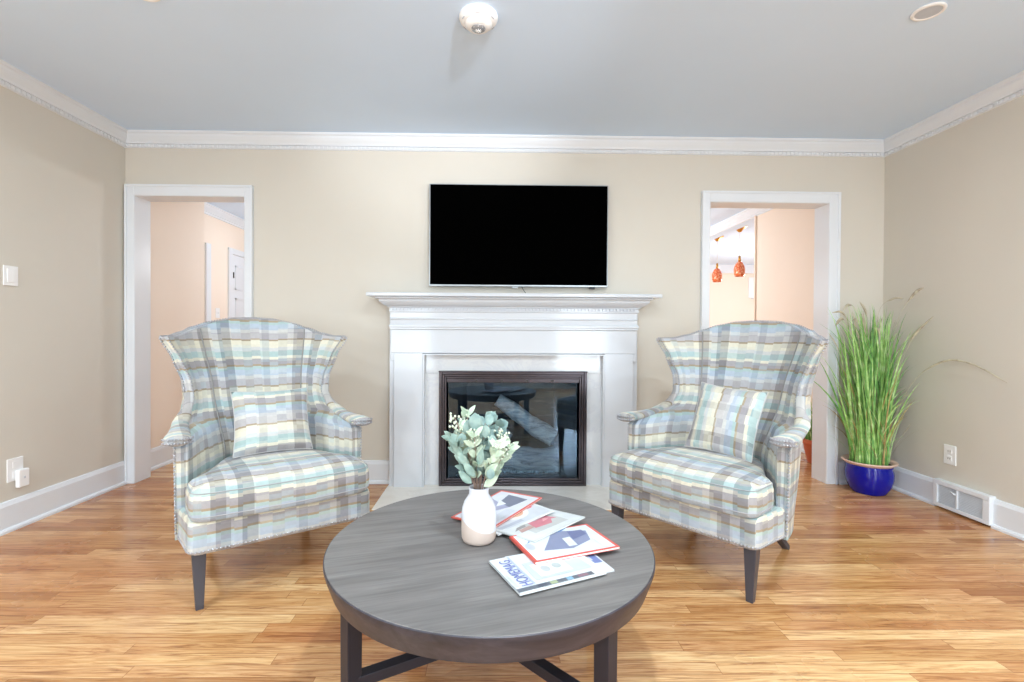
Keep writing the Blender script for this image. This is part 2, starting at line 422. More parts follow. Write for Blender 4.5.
# baseboards with cap and shoe
bp = [(0, 0), (.030, 0), (.030, .012), (.024, .022), (.017, .024), (.017, .140), (.013, .150), (.009, .162), (0, .165)]
def base(name, p0, p1, nrm, m0=0, m1=0):
    m = MB(); m.run(bp, p0, p1, nrm, m0, m1); return link(name, m, 'white', kind='structure')
base('baseboard_left', (XL, YR), (XL, YB - .02), (1, 0))
VY = (2.705, 3.06)
base('baseboard_right', (XR, YR), (XR, VY[0]), (-1, 0))
base('baseboard_right', (XR, VY[1]), (XR, YB), (-1, 0), 0, -1)
base('baseboard_back', (DL[1] + .06, YB), (-.735, YB), (0, -1))
base('baseboard_back', (1.03, YB), (DR[0] - .06, YB), (0, -1))
base('baseboard_back', (DR[1] + .09, YB), (XR, YB), (0, -1), 0, -1)
base('baseboard_hall', (-2.672, YB + WT), (-2.672, 4.56), (1, 0))
base('baseboard_kitchen', (2.9, YB + WT), (2.9, 5.33), (-1, 0))
# door casings and jambs
def casing(name, D, wl, wr, wt=.072):
    x0, x1, h = D; m = MB(); y0, y1 = YB - .024, YB
    m.box(x0 - wl, x0, y0, y1, 0, h + wt); m.box(x1, x1 + wr, y0, y1, 0, h + wt); m.box(x0, x1, y0, y1, h, h + wt)
    m.box(x0 - wl - .004, x0 - wl + .012, y0 - .008, y1, 0, h + wt + .004); m.box(x1 + wr - .012, x1 + wr + .004, y0 - .008, y1, 0, h + wt + .004)
    m.box(x0 - wl + .012, x1 + wr - .012, y0 - .008, y1, h + wt - .012, h + wt + .004)
    m.box(x0 - .01, x0 + .003, y0 + .004, YB + WT + .004, 0, h); m.box(x1 - .003, x1 + .01, y0 + .004, YB + WT + .004, 0, h); m.box(x0, x1, y0 + .004, YB + WT + .004, h - .004, h + .01)
    return link(name, m, 'white', bevel=.002, kind='structure')
casing('trim_4', DL, .058, .052); casing('trim_5', DR, .055, .072)

# hallway to the left, kitchen side to the right
HX = -2.672
m = MB(); m.box(HX - .5, HX, YB + WT, 4.56, 0, ZC); link('wall_hall_near', m, 'peach', kind='structure')
DHW = (5.42, 5.95, 2.05)
m = MB(); m.box(-3.3, -3.2, 4.56, 5.3, 0, ZC); m.box(-3.3, -3.2, 5.3, 9.0, 0, ZC); link('wall_hall_far', m, 'peach', kind='structure')
m = MB(); m.box(-3.2, .3, 8.9, 9.0, 0, ZC); link('wall_hall_end', m, 'peach', kind='structure')
m = MB(); m.box(.2, .3, YB + WT + .8, 9.0, 0, ZC); link('wall_middle', m, 'peach', kind='structure')
m = MB(); m.box(-3.4, 6.5, YB + .02, 10.2, ZC, ZC + .1); link('ceiling_beyond', m, 'ceiling', kind='structure')
crown('trim_6', (-3.2, 4.56), (-3.2, 8.9), (1, 0), 0, 0, False)
m = MB(); m.box(-3.2, -3.18, 5.47, 5.56, 0, 2.07); link('trim_7', m, 'white', kind='structure')
# hall door with casing, panels and hinge
DY = (6.02, 6.72)
m = MB(); m.box(-3.2, -3.178, DY[0] - .085, DY[0], 0, 2.10); m.box(-3.2, -3.178, DY[1], DY[1] + .085, 0, 2.10); m.box(-3.2, -3.178, DY[0], DY[1], 2.03, 2.10)
link('trim_8', m, 'white', bevel=.003, kind='structure')
m = MB(); m.box(-3.2, -3.185, DY[0] + .005, DY[1] - .005, .01, 2.025)
door = link('door_1', m, 'white', kind='structure')
m = MB()
for a, b in ((.06, .32), (.38, .64)):
    for z0, z1 in ((.2, .8), (.92, 1.5), (1.6, 1.9)):
        for q in ((a, b, z0, z0 + .02), (a, b, z1 - .02, z1), (a, a + .02, z0, z1), (b - .02, b, z0, z1)):
            m.box(-3.186, -3.178, DY[0] + q[0], DY[0] + q[1], q[2], q[3])
link('door_panel', m, 'white', parent=door)
m = MB(); m.box(-3.186, -3.172, DY[0] + .004, DY[0] + .02, 1.74, 1.81); link('hinge', m, 'slot', parent=door)
# kitchen side
m = MB(); m.box(2.9, 3.03, YB + WT, 5.35, 0, ZC); link('wall_kitchen_near', m, 'peach', kind='structure')
m = MB(); m.box(2.9, 3.03, 5.35, 9.9, ZC - .11, ZC); link('wall_kitchen_header', m, 'ceiling', kind='structure')
crown('trim_9', (2.9, YB + WT), (2.9, 9.9), (-1, 0), 0, 0, False)
m = MB(); m.box(.2, 6.4, 9.9, 10.0, 0, ZC); link('wall_kitchen_far', m, 'peach', kind='structure')
m = MB(); m.box(.3, 6.4, 9.83, 9.9, ZC - .17, ZC); link('trim_10', m, 'white', kind='structure')
m = MB(); m.box(6.4, 6.5, YB + WT, 10, 0, ZC); link('wall_kitchen_side', m, 'peach', kind='structure')
m = MB(); m.box(2.884, 2.902, 5.33, 5.352, 0, ZC - .1); link('trim_11', m, 'peach', kind='structure')

# ---------------------------------------------------------------- fireplace
FX0, FX1 = -.725, 1.025
mt = thing('fireplace_mantel', 'white glossy painted fireplace mantel with stepped cornice shelf below the television', 'mantel', (.146, YB, 0))
def P(mb): mb.v = [(x - .146, y - YB, z) for x, y, z in mb.v]; return mb
m = MB(); m.box(FX0, -.486, YB - .085, YB, 0, 1.24); m.box(.785, FX1, YB - .085, YB, 0, 1.24); m.box(-.486, .785, YB - .085, YB, .94, 1.24)
link('backing_board', P(m), 'mantel', mt, bevel=.002)
m = MB(); m.box(-.69, -.488, YB - .112, YB - .084, 0, .945); m.box(.787, .99, YB - .112, YB - .084, 0, .945)
m.box(-.712, -.6895, YB - .112, YB - .084, .89, .945); m.box(.9895, 1.012, YB - .112, YB - .084, .89, .945); m.box(-.712, 1.012, YB - .112, YB - .084, .9455, 1.125)
# plain inner bead round the marble
link('pilaster', P(m), 'mantel', mt, bevel=.0025)
m = MB(); m.box(-.486, -.478, YB - .118, YB - .02, 0, .932); m.box(.777, .785, YB - .118, YB - .02, 0, .932); m.box(-.486, .785, YB - .118, YB - .02, .932, .94)
link('inner_bead', P(m), 'mantel', mt)
def around(prof, name, ext0=0):
    """profile (d from board face, z) mitred round the front and both returns"""
    m = MB(); yf = YB - .112; a, b = -.70, 1.0
    m.run(prof, (a, yf), (b, yf), (0, -1), -1, 1); m.run(prof, (a, YB), (a, yf), (-1, 0), 0, 1); m.run(prof, (b, YB), (b, yf), (1, 0), 0, 1)
    link(name, P(m), 'mantel', mt)
around([(0, 1.108), (.016, 1.112), (.016, 1.122), (.022, 1.128), (.022, 1.138), (.012, 1.150), (.010, 1.175), (.016, 1.184), (.010, 1.192), (.010, 1.228), (.018, 1.232), (.018, 1.236), (0, 1.24)], 'frieze_moulding')
around([(0, 1.234), (.022, 1.236), (.022, 1.243), (.018, 1.245), (.018, 1.258), (.028, 1.262), (.030, 1.268), (.048, 1.276), (.066, 1.290), (.078, 1.302), (.080, 1.318), (0, 1.318)], 'cornice')
m = MB(); x = -.705
while x < 1.0:
    m.box(x, x + .012, YB - .112 - .032, YB - .112 - .017, 1.2445, 1.2585); x += .0245
link('dentil_band', P(m), 'mantel', mt)
m = MB(); m.box(-.852, 1.146, YB - .252, YB, 1.332, 1.357); m.box(-.80, 1.095, YB - .218, YB, 1.318, 1.333)
link('shelf', P(m), 'mantel', mt, bevel=.006, seg=3)

ms = thing('marble_surround', 'white veined marble slabs framing the fireplace opening', 'fireplace surround', (.146, YB, 0))
IX0, IX1, IZ = -.376, .668, .815
m = MB(); m.box(-.478, IX0 + .02, YB - .06, YB - .001, 0, .80); link('marble_slab', P(m), 'marble', ms, bevel=.001)
m = MB(); m.box(IX1 - .02, .777, YB - .06, YB - .001, 0, .80); link('marble_slab', P(m), 'marble', ms, bevel=.001)
m = MB(); m.box(-.478, .777, YB - .06, YB - .001, .801, .932); link('marble_slab', P(m), 'marble', ms, bevel=.001)
m = MB(); m.box(-.735, 1.03, 2.985, YB, -.02, .006); hs = link('hearth_slab', m, 'hearth', bevel=.002)
tag(hs, 'cream marble hearth slab set in the wood floor before the fireplace', 'hearth')

fi = thing('fireplace_insert', 'dark bronze framed glass door fireplace insert', 'fireplace insert', (.146, YB, 0))
m = MB(); y0 = YB - .095
def ring(m, x0, x1, z0, z1, w, ya, yb, wt=None):
    wt = wt or w
    m.box(x0, x0 + w, ya, yb, z0, z1); m.box(x1 - w, x1, ya, yb, z0, z1); m.box(x0 + w, x1 - w, ya, yb, z1 - wt, z1); m.box(x0 + w, x1 - w, ya, yb, z0, z0 + w)
ring(m, IX0, IX1, .006, IZ, .020, y0, YB + .01); ring(m, IX0 + .020, IX1 - .020, .026, IZ - .02, .016, y0 + .010, YB + .01)
ring(m, IX0 + .036, IX1 - .036, .042, IZ - .036, .014, y0 + .02, YB + .01); m.box(IX0 - .004, IX1 + .004, y0 - .006, YB - .05, IZ - .004, IZ + .004)
m.box(IX0 + .05, IX1 - .05, y0 + .025, YB, IZ - .080, IZ - .05)
link('frame', P(m), 'bronze', fi, bevel=.003)
for q in range(4):
    m = MB(); m.box(IX0 + .25 + q * .18, IX0 + .27 + q * .18, y0 + .018, y0 + .026, IZ - .070, IZ - .060); link('vent_slot', P(m), 'slot', fi)
gx0, gx1, gz0, gz1 = IX0 + .05, IX1 - .05, .056, IZ - .078; gm = (gx0 + gx1) / 2
for a, b in ((gx0, gm - .001), (gm + .001, gx1)):
    m = MB(); m.box(a, b, YB - .057, YB - .053, gz0, gz1); g = link('glass_door', P(m), 'glass', fi)
    m = MB(); e = (a, a + .012) if a == gx0 else (b - .012, b); m.box(e[0], e[1], YB - .060, YB - .050, gz0, gz1); m.box(e[0], e[1], YB - .060, YB - .050, gz0, gz1)
    link('glass_edge_trim', P(m), 'edge_glass', g)
m = MB(); D = .42
m.box(FB[0] - .01, FB[1] + .01, YB + D, YB + D + .03, -.02, FB[2] + .02)
m.add([(FB[0], YB - .03, 0), (FB[0] + .12, YB + D, 0), (FB[0] + .12, YB + D, FB[2]), (FB[0], YB - .03, FB[2]), (FB[0] - .05, YB - .03, 0), (FB[0] + .07, YB + D, 0), (FB[0] + .07, YB + D, FB[2]), (FB[0] - .05, YB - .03, FB[2])], [(0, 1, 2, 3), (7, 6, 5, 4), (0, 3, 7, 4), (1, 5, 6, 2), (0, 4, 5, 1), (3, 2, 6, 7)])
m.add([(FB[1], YB - .03, 0), (FB[1] - .12, YB + D, 0), (FB[1] - .12, YB + D, FB[2]), (FB[1], YB - .03, FB[2]), (FB[1] + .05, YB - .03, 0), (FB[1] - .07, YB + D, 0), (FB[1] - .07, YB + D, FB[2]), (FB[1] + .05, YB - .03, FB[2])], [(0, 1, 2, 3), (7, 6, 5, 4), (0, 3, 7, 4), (1, 5, 6, 2), (0, 4, 5, 1), (3, 2, 6, 7)])
m.box(FB[0], FB[1], YB - .03, YB + D, -.01, .012); m.box(FB[0], FB[1], YB - .02, YB + D, FB[2], FB[2] + .02)
link('firebox', P(m), 'firebox', fi)
m = MB(); m.box(-.1, .50, YB + .06, YB + .32, .012, .055); link('burner_pan', P(m), 'bronze', fi, bevel=.004)
m = MB()
for q in range(520):
    a, b = random.random(), random.random(); m.ball((-.08 + .56 * a, YB + .07 + .16 * b, .058), .007 + .008 * random.random(), 5, 3)
e = link('ember_bed', m, 'ember'); tag(e, 'grey ash and ember granules on the burner under the ceramic logs', 'embers', kind='stuff')
def log(p0, p1, r0, r1, label, seg=16, n=14):
    m = MB(); p0, p1 = Vector(p0), Vector(p1); pts = []; rs = []
    for i in range(n):
        t = i / (n - 1); q = p0.lerp(p1, t); q += Vector((0, math.sin(t * 9) * .006, math.sin(t * 5 + 1) * .009)); pts.append(q)
        rs.append((r0 + (r1 - r0) * t) * (1 + .08 * math.sin(t * 13 + r0 * 90)))
    m.tube(pts, rs, seg)
    for i, v in enumerate(m.v): q = 1 + .0; m.v[i] = (v[0] + random.uniform(-.004, .004), v[1] + random.uniform(-.004, .004), v[2] + random.uniform(-.004, .004))
    o = link('ceramic_log', m, 'log', smooth=True); return tag(o, label, 'log', 'ceramic logs in the fireplace')
log((.0, YB + .135, .145), (.50, YB + .13, .145), .082, .090, 'thick grey ceramic log lying along the front of the burner')
log((.015, YB + .27, .105), (.50, YB + .29, .105), .045, .05, 'ceramic log lying along the back of the firebox behind the others')
log((.04, YB + .27, .56), (.47, YB + .17, .29), .052, .072, 'grey ceramic log leaning diagonally down to the right across the front log')
log((-.06, YB + .10, .18), (.13, YB + .25, .32), .04, .04, 'short ceramic log leaning behind the eucalyptus at the left of the fire')

# ---------------------------------------------------------------- television
tv = thing('television', 'large flat black television with thin silver edge above the mantel', 'television', (.18, YB, 1.77))
tx0, tx1, tz0, tz1 = -.455, .817, 1.418, 2.142
def Q(mb): mb.v = [(x - .18, y - YB, z - 1.77) for x, y, z in mb.v]; return mb
m = MB(); m.box(tx0, tx1, YB - .062, YB - .03, tz0, tz1); m.box(tx0 + .2, tx1 - .2, YB - .03, YB - .012, tz0 + .08, tz1 - .15); link('casing', Q(m), 'silver', tv, bevel=.003)
m = MB(); m.box(tx0 + .008, tx1 - .007, YB - .065, YB - .061, tz0 + .012, tz1 - .006); link('screen', Q(m), 'black', tv)
m = MB(); m.box(tx0 + .59, tx0 + .63, YB - .062, YB - .05, tz0 - .012, tz0); link('logo_tab', Q(m), 'silver', tv, bevel=.002)
m = MB(); m.box(tx1 - .13, tx1 - .09, YB - .06, YB - .045, tz0 - .014, tz0); link('sensor', Q(m), 'black_plastic', tv, bevel=.003)
m = MB(); m.tube([(.20, YB - .04, tz0 + .01), (.215, YB - .05, tz0 - .02), (.235, YB - .06, tz0 - .05), (.25, YB - .05, 1.360)], .0022, 6); link('cable', Q(m), 'black_plastic', tv, smooth=True)
m = MB(); m.box(-.2, .2, YB - .012, YB - .002, 1.6, 1.95)
for i, v in enumerate(m.v): m.v[i] = (v[0] + .18, v[1], v[2])
link('wall_bracket', Q(m), 'black_plastic', tv)

# ---------------------------------------------------------------- coffee table
TX, TY, TZ, TR = -.004, 1.508, .45, .4884
ct = thing('coffee_table', 'round grey wood coffee table with dark legs and crossed stretchers', 'coffee table', (TX, TY, 0))
m = MB(); m.lathe([(.0, TZ - .010), (TR - .003, TZ - .010), (TR - .003, TZ - .001), (TR - .004, TZ), (0, TZ)], 128, cap0=False, cap1=False)
link('tabletop', m, 'table_top', ct)
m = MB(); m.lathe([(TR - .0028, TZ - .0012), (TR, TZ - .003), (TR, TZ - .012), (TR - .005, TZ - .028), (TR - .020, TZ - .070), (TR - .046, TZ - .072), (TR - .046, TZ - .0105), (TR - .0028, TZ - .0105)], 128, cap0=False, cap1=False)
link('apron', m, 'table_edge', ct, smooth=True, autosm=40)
for a in (209, 313, 29, 133):
    q = math.radians(a); m = MB(); r = .423
    c = Vector((r * math.cos(q), r * math.sin(q), 0)); tv_ = Vector((math.cos(q), math.sin(q), 0))
    m.bar(c, c + Vector((0, 0, .40)), .040, .040, .043, .043, up=Vector((math.cos(math.radians(-46)), math.sin(math.radians(-46)), 0)))
    link('leg', m, 'table_leg', ct, bevel=.002)
for a, dz in ((209, 0), (313, .0005)):
    q = math.radians(a); d = Vector((math.cos(q), math.sin(q), 0)); e = Vector((math.cos(q + PI), math.sin(q + PI), 0)); m = MB()
    m.bar(d * .41 + Vector((0, 0, .155 + dz)), e * .41 + Vector((0, 0, .155 + dz)), .035, .030); link('stretcher', m, 'table_leg', ct, bevel=.002)

# ---------------------------------------------------------------- armchair
def lerp_t(tab, z):
    if z <= tab[0][0]: return tab[0][1]
    for (a, va), (b, vb) in zip(tab, tab[1:]):
        if z <= b:
            t = (z - a) / (b - a); t = t * t * (3 - 2 * t) * .5 + t * .5
            return va + (vb - va) * t
    return tab[-1][1]
EF = [(.22, .350), (.45, .350), (.62, .350), (.67, .335), (.70, .315), (.76, .300), (.84, .310), (.95, .352), (1.06, .408)]
DF = [(.22, .225), (.61, .235), (.638, .29), (.652, .40), (.664, .50), (.69, .565), (.76, .605), (.84, .615), (.95, .605), (1.06, .585)]
EC = [(.22, .17), (.5, .178), (.8, .215), (1.06, .262)]
DC = [(.22, .50), (.5, .525), (.75, .675), (1.06, .80)]
DB = [(.22, .54), (.5, .565), (.75, .72), (1.06, .875)]
THW = [(.22, .045), (.60, .050), (.70, .042), (1.06, .036)]
TOP = [(0, 1.165), (.18, 1.160), (.35, 1.140), (.5, 1.108), (.62, 1.082), (.80, 1.062), (1, 1.062)]
def plan(u, z):
    s = -1 if u < 0 else 1; a = abs(u); ec, dc, db, ef, df = (lerp_t(t, z) for t in (EC, DC, DB, EF, DF))
    if a <= .5:
        t = a / .5; return Vector((s * ec * t, db - (db - dc) * t * t))
    t = (a - .5) / .5; x = ec + (ef - ec) * t; y = dc + (df - dc) * t
    x += .018 * math.sin(PI * t)
    return Vector((s * x, y))
def zmap(u, z):
    top = lerp_t(TOP, abs(u)); return z if z <= .80 else .80 + (z - .80) * (top - .80) / .26
EO = [(.22, .285), (.5, .315), (.75, .305), (1.06, .305)]
DO = [(.22, .60), (.5, .68), (.75, .76), (1.06, .85)]
def plano(u, z):
    s = -1 if u < 0 else 1; a = abs(u); ec, dc, db, ef, df = (lerp_t(t, z) for t in (EO, DO, DB, EF, DF)); db += .055; dc = min(dc, db - .005)
    ef += lerp_t(THW, z)
    if a <= .5:
        t = a / .5; return Vector((s * ec * t, db - (db - dc) * t ** 3))
    t = (a - .5) / .5; x = ec + (ef - ec) * t + .02 * math.sin(PI * t); return Vector((s * x, dc + (df + .004 - dc) * t))
def pt(u, z, k=0):
    """k 0 inner surface .. 1 outer surface"""
    p = plan(u, z).lerp(plano(u, z), k)
    return Vector((p.x, p.y, zmap(u, z)))
def uvat(u, z):
    a = abs(u); s = -1 if u < 0 else 1
    return (s * (a / .5 * .25 if a <= .5 else .25 + (a - .5) / .5 * (.42 if z < .66 else .25)), zmap(u, z))
def shell(us, zs):
    m = MB(); n, k = len(us), len(zs); v = []; uv = []
    for side in (0, 1):
        for z in zs:
            for u in us: v.append(pt(u, z, side)); q = uvat(u, z); uv.append((q[0] + side * .17, q[1]))
    F = lambda s, i, j: s * n * k + i * n + j
    fs = []
    for i in range(k - 1):
        for j in range(n - 1):
            fs.append((F(0, i, j), F(0, i, j + 1), F(0, i + 1, j + 1), F(0, i + 1, j))); fs.append((F(1, i, j), F(1, i + 1, j), F(1, i + 1, j + 1), F(1, i, j + 1)))
        fs.append((F(0, i, 0), F(0, i + 1, 0), F(1, i + 1, 0), F(1, i, 0))); fs.append((F(0, i, n - 1), F(1, i, n - 1), F(1, i + 1, n - 1), F(0, i + 1, n - 1)))
    for j in range(n - 1):
        fs.append((F(0, 0, j), F(1, 0, j), F(1, 0, j + 1), F(0, 0, j + 1))); fs.append((F(0, k - 1, j), F(0, k - 1, j + 1), F(1, k - 1, j + 1), F(1, k - 1, j)))
    m.add(v, fs, 0, uv); return m
def fr(a, b, n): return [a + (b - a) * i / n for i in range(n + 1)]
def roundpoly(pts, r, n=5):
    out = []; L = len(pts)
    for i in range(L):
        p0, p, p1 = Vector(pts[i - 1]), Vector(pts[i]), Vector(pts[(i + 1) % L]); rad = r[i] if isinstance(r, (list, tuple)) else r
        a = (p0 - p).normalized(); b = (p1 - p).normalized(); A, B = p + a * rad, p + b * rad
        for k in range(n + 1):
            t = k / n; q = A * (1 - t) ** 2 + p * 2 * t * (1 - t) + B * t * t; out.append((q.x, q.y))
    return out
def densify(poly, step=.03):
    out = []
    for i in range(len(poly)):
        a, b = Vector(poly[i]), Vector(poly[(i + 1) % len(poly)]); n = max(1, int((b - a).length / step))
        for k in range(n): q = a.lerp(b, k / n); out.append((q.x, q.y))
    return out
def rings(poly, levels, cy, uvf):
    """levels: (inset, z) ; inset <0 grows. scale about centre"""
    n = len(poly); v = []; uv = []
    for sc_, z in levels:
        for x, y in poly:
            X, Y = x * sc_, cy + (y - cy) * sc_; v.append((X, Y, z)); uv.append(uvf(X, Y, z))
    k = len(levels); fs = [(i * n + j, i * n + (j + 1) % n, (i + 1) * n + (j + 1) % n, (i + 1) * n + j) for i in range(k - 1) for j in range(n)]
    fs.append(tuple(reversed(range(n)))); fs.append(tuple((k - 1) * n + j for j in range(n)))
    return MB().add(v, fs, 0, uv)
def nails(m, pts, step=.0145, r=.0052):
    pts = [Vector(p) for p in pts]; acc = 0; last = pts[0]; m.ball(last, r)
    for a, b in zip(pts, pts[1:]):
        L = (b - a).length
        while acc + L >= step and L > 0:
            t = (step - acc) / L; a = a.lerp(b, t); m.ball(a, r); L = (b - a).length; acc = 0
        acc += L

def make_armchair(label):
    t = thing('wingback_armchair', label, 'armchair', (0, 0, 0), 0, 'wingback armchairs by the fireplace')
    zhi = fr(.66, 1.06, 16); zlo = fr(.22, .66, 14)
    m = shell(fr(-.5, .5, 20), fr(.22, .66, 8) + zhi[1:]); link('backrest', m, 'plaid', t, smooth=True, autosm=50)
    for s in (-1, 1):
        us = [s * q for q in fr(.5, 1.0, 12)]
        if s < 0: us = us[::-1]
        w = link('wing', shell(us, zhi), 'plaid', t, smooth=True, autosm=50)
        a = link('arm', shell(us, zlo), 'plaid', t, smooth=True, autosm=50)
        # rolled arm pad sweeping back into the wing
        mid = lambda z: (pt(s * 1.0, z, 0) + pt(s * 1.0, z, 1)) / 2
        path = []; rs = []
        x0 = mid(.62).x
        for (dx, y, z, r) in ((.012, .172, .640, .028), (.012, .178, .640, .046), (.012, .205, .641, .052), (.010, .25, .641, .050), (.004, .31, .642, .045), (-.002, .38, .645, .040), (-.008, .45, .652, .036), (-.012, .505, .664, .034)):
            path.append((x0 + s * dx, y, z)); rs.append(r)
        for z in (.69, .715, .75, .79): q = mid(z); path.append((q.x, q.y - .002, q.z + .002)); rs.append(.030 if z < .7 else .021)
        m = MB(); m.tube(path, rs, 16, flat=(1.0, .46), up=(0, -.35, 1)); 
        for i, p in enumerate(m.v): m.vuv[i] = (p[0] * 1.0 + .1, p[1])
        link('arm_pad', m, 'plaid', t, smooth=True)
        # nailheads: round the pad front, down the arm front, up both edges of the wing
        m = MB()
        cx, cy = path[2][0], path[2][1] + .004
        for q in range(13):
            an = math.radians(-165 + q * 150 / 12); m.ball((cx + .054 * math.cos(an), cy + .044 * math.sin(an), .648), .005); m.ball((cx + .054 * math.cos(an), cy + .044 * math.sin(an), .632), .005)
        link('nailhead_trim', m, 'nail', t, smooth=True)
        for k, za, zb in ((.94, .25, .60), (.06, .72, 1.055), (.94, .72, 1.055)):
            m = MB(); nails(m, [pt(s, z, k) + Vector((0, -.003, 0)) for z in fr(za, zb, 14)]); link('nailhead_trim', m, 'nail', t, smooth=True)
        m = MB(); m.tube([pt(s * .5, z, 0) + Vector((-s * .001, -.001, 0)) for z in fr(.46, 1.055, 24)], .0035, 6); link('welt_piping', m, 'welt', t, smooth=True)
    m = MB(); us = fr(-.97, .97, 90); nails(m, [pt(u, 1.06, .12) + Vector((0, 0, .002)) for u in us])
    link('nailhead_trim', m, 'nail', t, smooth=True); m = MB(); nails(m, [pt(u, 1.06, .9) + Vector((0, 0, .002)) for u in us])
    link('nailhead_trim', m, 'nail', t, smooth=True)
    # seat base
    out = densify(roundpoly([(-.360, 0), (.360, 0), (.376, .16), (.388, .24), (.315, .52), (.22, .61), (-.22, .61), (-.315, .52), (-.388, .24), (-.376, .16)], [.035, .035, .05, .05, .05, .03, .03, .05, .05, .05]))
    m = rings(out, [(.97, .222), (.995, .228), (1.0, .24), (1.0, .335), (.99, .348), (.96, .352)], .3, lambda x, y, z: (x + (y if abs(x) > .355 else 0) * (1 if x > 0 else -1), z + .10))
    link('seat_base', m, 'plaid', t, smooth=True, autosm=60)
    m = MB(); edge = [(x * 1.003, .3 + (y - .3) * 1.003, .236) for x, y in out]
    i0 = min(range(len(edge)), key=lambda i: (edge[i][0] + .36) ** 2 + (edge[i][1] - .22) ** 2); e2 = edge[i0:] + edge[:i0]
    nails(m, e2 + [e2[0]]); link('nailhead_trim', m, 'nail', t, smooth=True)
    # T shaped seat cushion
    outl = densify(roundpoly([(-.356, -.012), (.356, -.012), (.362, .185), (.322, .205), (.182, .525), (-.182, .525), (-.322, .205), (-.362, .185)], [.05, .05, .035, .01, .04, .04, .01, .035]))
    lv = [(.955, .350), (.985, .356), (1.0, .372), (1.008, .405), (1.004, .440), (.985, .462), (.95, .476), (.85, .490), (.65, .502), (.4, .508), (.15, .510)]
    m = rings(outl, lv, .25, lambda x, y, z: (x + .02 + (0 if abs(x) < .335 else (y + .02) * (1 if x > 0 else -1)), z if (y < .02 or (abs(x) > .335 and z < .465)) else z + y * .9 + .01))
    for i, p in enumerate(m.v):
        m.v[i] = (p[0], p[1] - .022 * (1 - (p[0] / .36) ** 2) * max(0, 1 - max(0, p[1] + .02) / .5), p[2])
    link('seat_cushion', m, 'plaid', t, smooth=True)
    m = MB()
    for sc_, z in ((1.0, .372), (.985, .463)):
        pts = [(x * sc_ * 1.002, .25 + (y - .25) * sc_ * 1.002 - .022 * (1 - (x / .36) ** 2) * max(0, 1 - max(0, y + .02) / .5), z) for x, y in outl]; m.tube(pts + [pts[0]], .0022, 6)
    link('welt_piping', m, 'welt_light', t, smooth=True)
    for s in (-1, 1):
        m = MB(); m.bar((s * .325, .042, .226), (s * .322, .038, 0), .050, .050, .028, .028, up=(0, 1, 0)); link('leg', m, 'leg_dark', t, bevel=.003)
        m = MB(); pts = [(s * .205, .53, .24), (s * .212, .56, .16), (s * .225, .62, .08), (s * .240, .70, .0)]
        for a, b, w0, w1 in zip(pts, pts[1:], (.048, .042, .035), (.042, .035, .028)): m.bar(a, b, w0, w0, w1, w1, up=(0, 1, 0))
        link('leg', m, 'leg_dark', t, bevel=.003)
    return t
def make_pillow(label):
    m = MB(); n = 22; W, H = .175, .160; v = []; uv = []
    for side in (1, -1):
        for i in range(n + 1):
            for j in range(n + 1):
                a, b = -1 + 2 * i / n, -1 + 2 * j / n
                th = .062 * max(0, (1 - a * a) * (1 - b * b)) ** .42
                e = 1 - .07 * (1 - b * b) * a * a - 0; g = 1 - .07 * (1 - a * a) * b * b
                v.append((a * W * (1 - .07 * (1 - b * b)) , -side * th, b * H * (1 - .07 * (1 - a * a)))); uv.append((a * W, b * H))
    k = (n + 1) ** 2; F = lambda s, i, j: s * k + i * (n + 1) + j; fs = []
    for s in (0, 1):
        for i in range(n):
            for j in range(n): fs.append((F(s, i, j), F(s, i + 1, j), F(s, i + 1, j + 1), F(s, i, j + 1)))
    m.add(v, fs, 0, uv)
    t = thing('throw_pillow', label, 'pillow', (0, 0, 0), 0, 'plaid pillows on the armchairs')
    o = link('pillow_cover', m, 'plaid_pillow', t, smooth=True)
    m = MB(); pts = []
    for a, b in [(q, -1) for q in fr(-1, 1, 14)] + [(1, q) for q in fr(-1, 1, 14)][1:] + [(-q, 1) for q in fr(-1, 1, 14)][1:] + [(-1, -q) for q in fr(-1, 1, 14)][1:]:
        pts.append((a * W * (1 - .07 * (1 - b * b)), 0, b * H * (1 - .07 * (1 - a * a))))
    m.tube(pts, .0025, 6); link('welt_piping', m, 'plaid_pillow', t, smooth=True)
    return t
def place(t, p0, p1):
    """front edge of the seat runs p0 (viewer's left) to p1"""
    p0, p1 = Vector(p0), Vector(p1); c = (p0 + p1) / 2; a = math.atan2(p1.y - p0.y, p1.x - p0.x); t.location = (c.x, c.y, 0); t.rotation_euler[2] = a
    return c, a
chA = make_armchair('plaid wingback armchair left of the coffee table, below the doorway to the hall')
chB = copy_tree(chA); chB['label'] = 'plaid wingback armchair right of the coffee table, nearest the potted tall grass'
cA, aA = place(chA, (-.860 - .358 * math.cos(math.radians(35.1)), 2.078 - .358 * math.sin(math.radians(35.1))), (-.860 + .358 * math.cos(math.radians(35.1)), 2.078 + .358 * math.sin(math.radians(35.1))))
cB, aB = place(chB, (.818 - .358 * math.cos(math.radians(49.5)), 2.18 + .358 * math.sin(math.radians(49.5))), (.818 + .358 * math.cos(math.radians(49.5)), 2.18 - .358 * math.sin(math.radians(49.5))))
pA = make_pillow('plaid square pillow leaning upright in the left armchair')
pB = copy_tree(pA); pB['label'] = 'plaid square pillow leaning turned on edge in the armchair on the right'
for ch, pl, c, a, (lx, ly, lz), rot in ((chA, pA, cA, aA, (.01, .395, .652), (math.radians(-24), 0, math.radians(-3))), (chB, pB, cB, aB, (.055, .395, .664), (math.radians(-24), math.radians(95), math.radians(6)))):
    mw = Matrix.Translation((c.x, c.y, 0)) @ Matrix.Rotation(a, 4, 'Z') @ Matrix.Translation((lx, ly, lz)) @ Matrix.Rotation(rot[2], 4, 'Z') @ Matrix.Rotation(rot[0], 4, 'X') @ Matrix.Rotation(rot[1], 4, 'Y')
    pl.matrix_world = mw

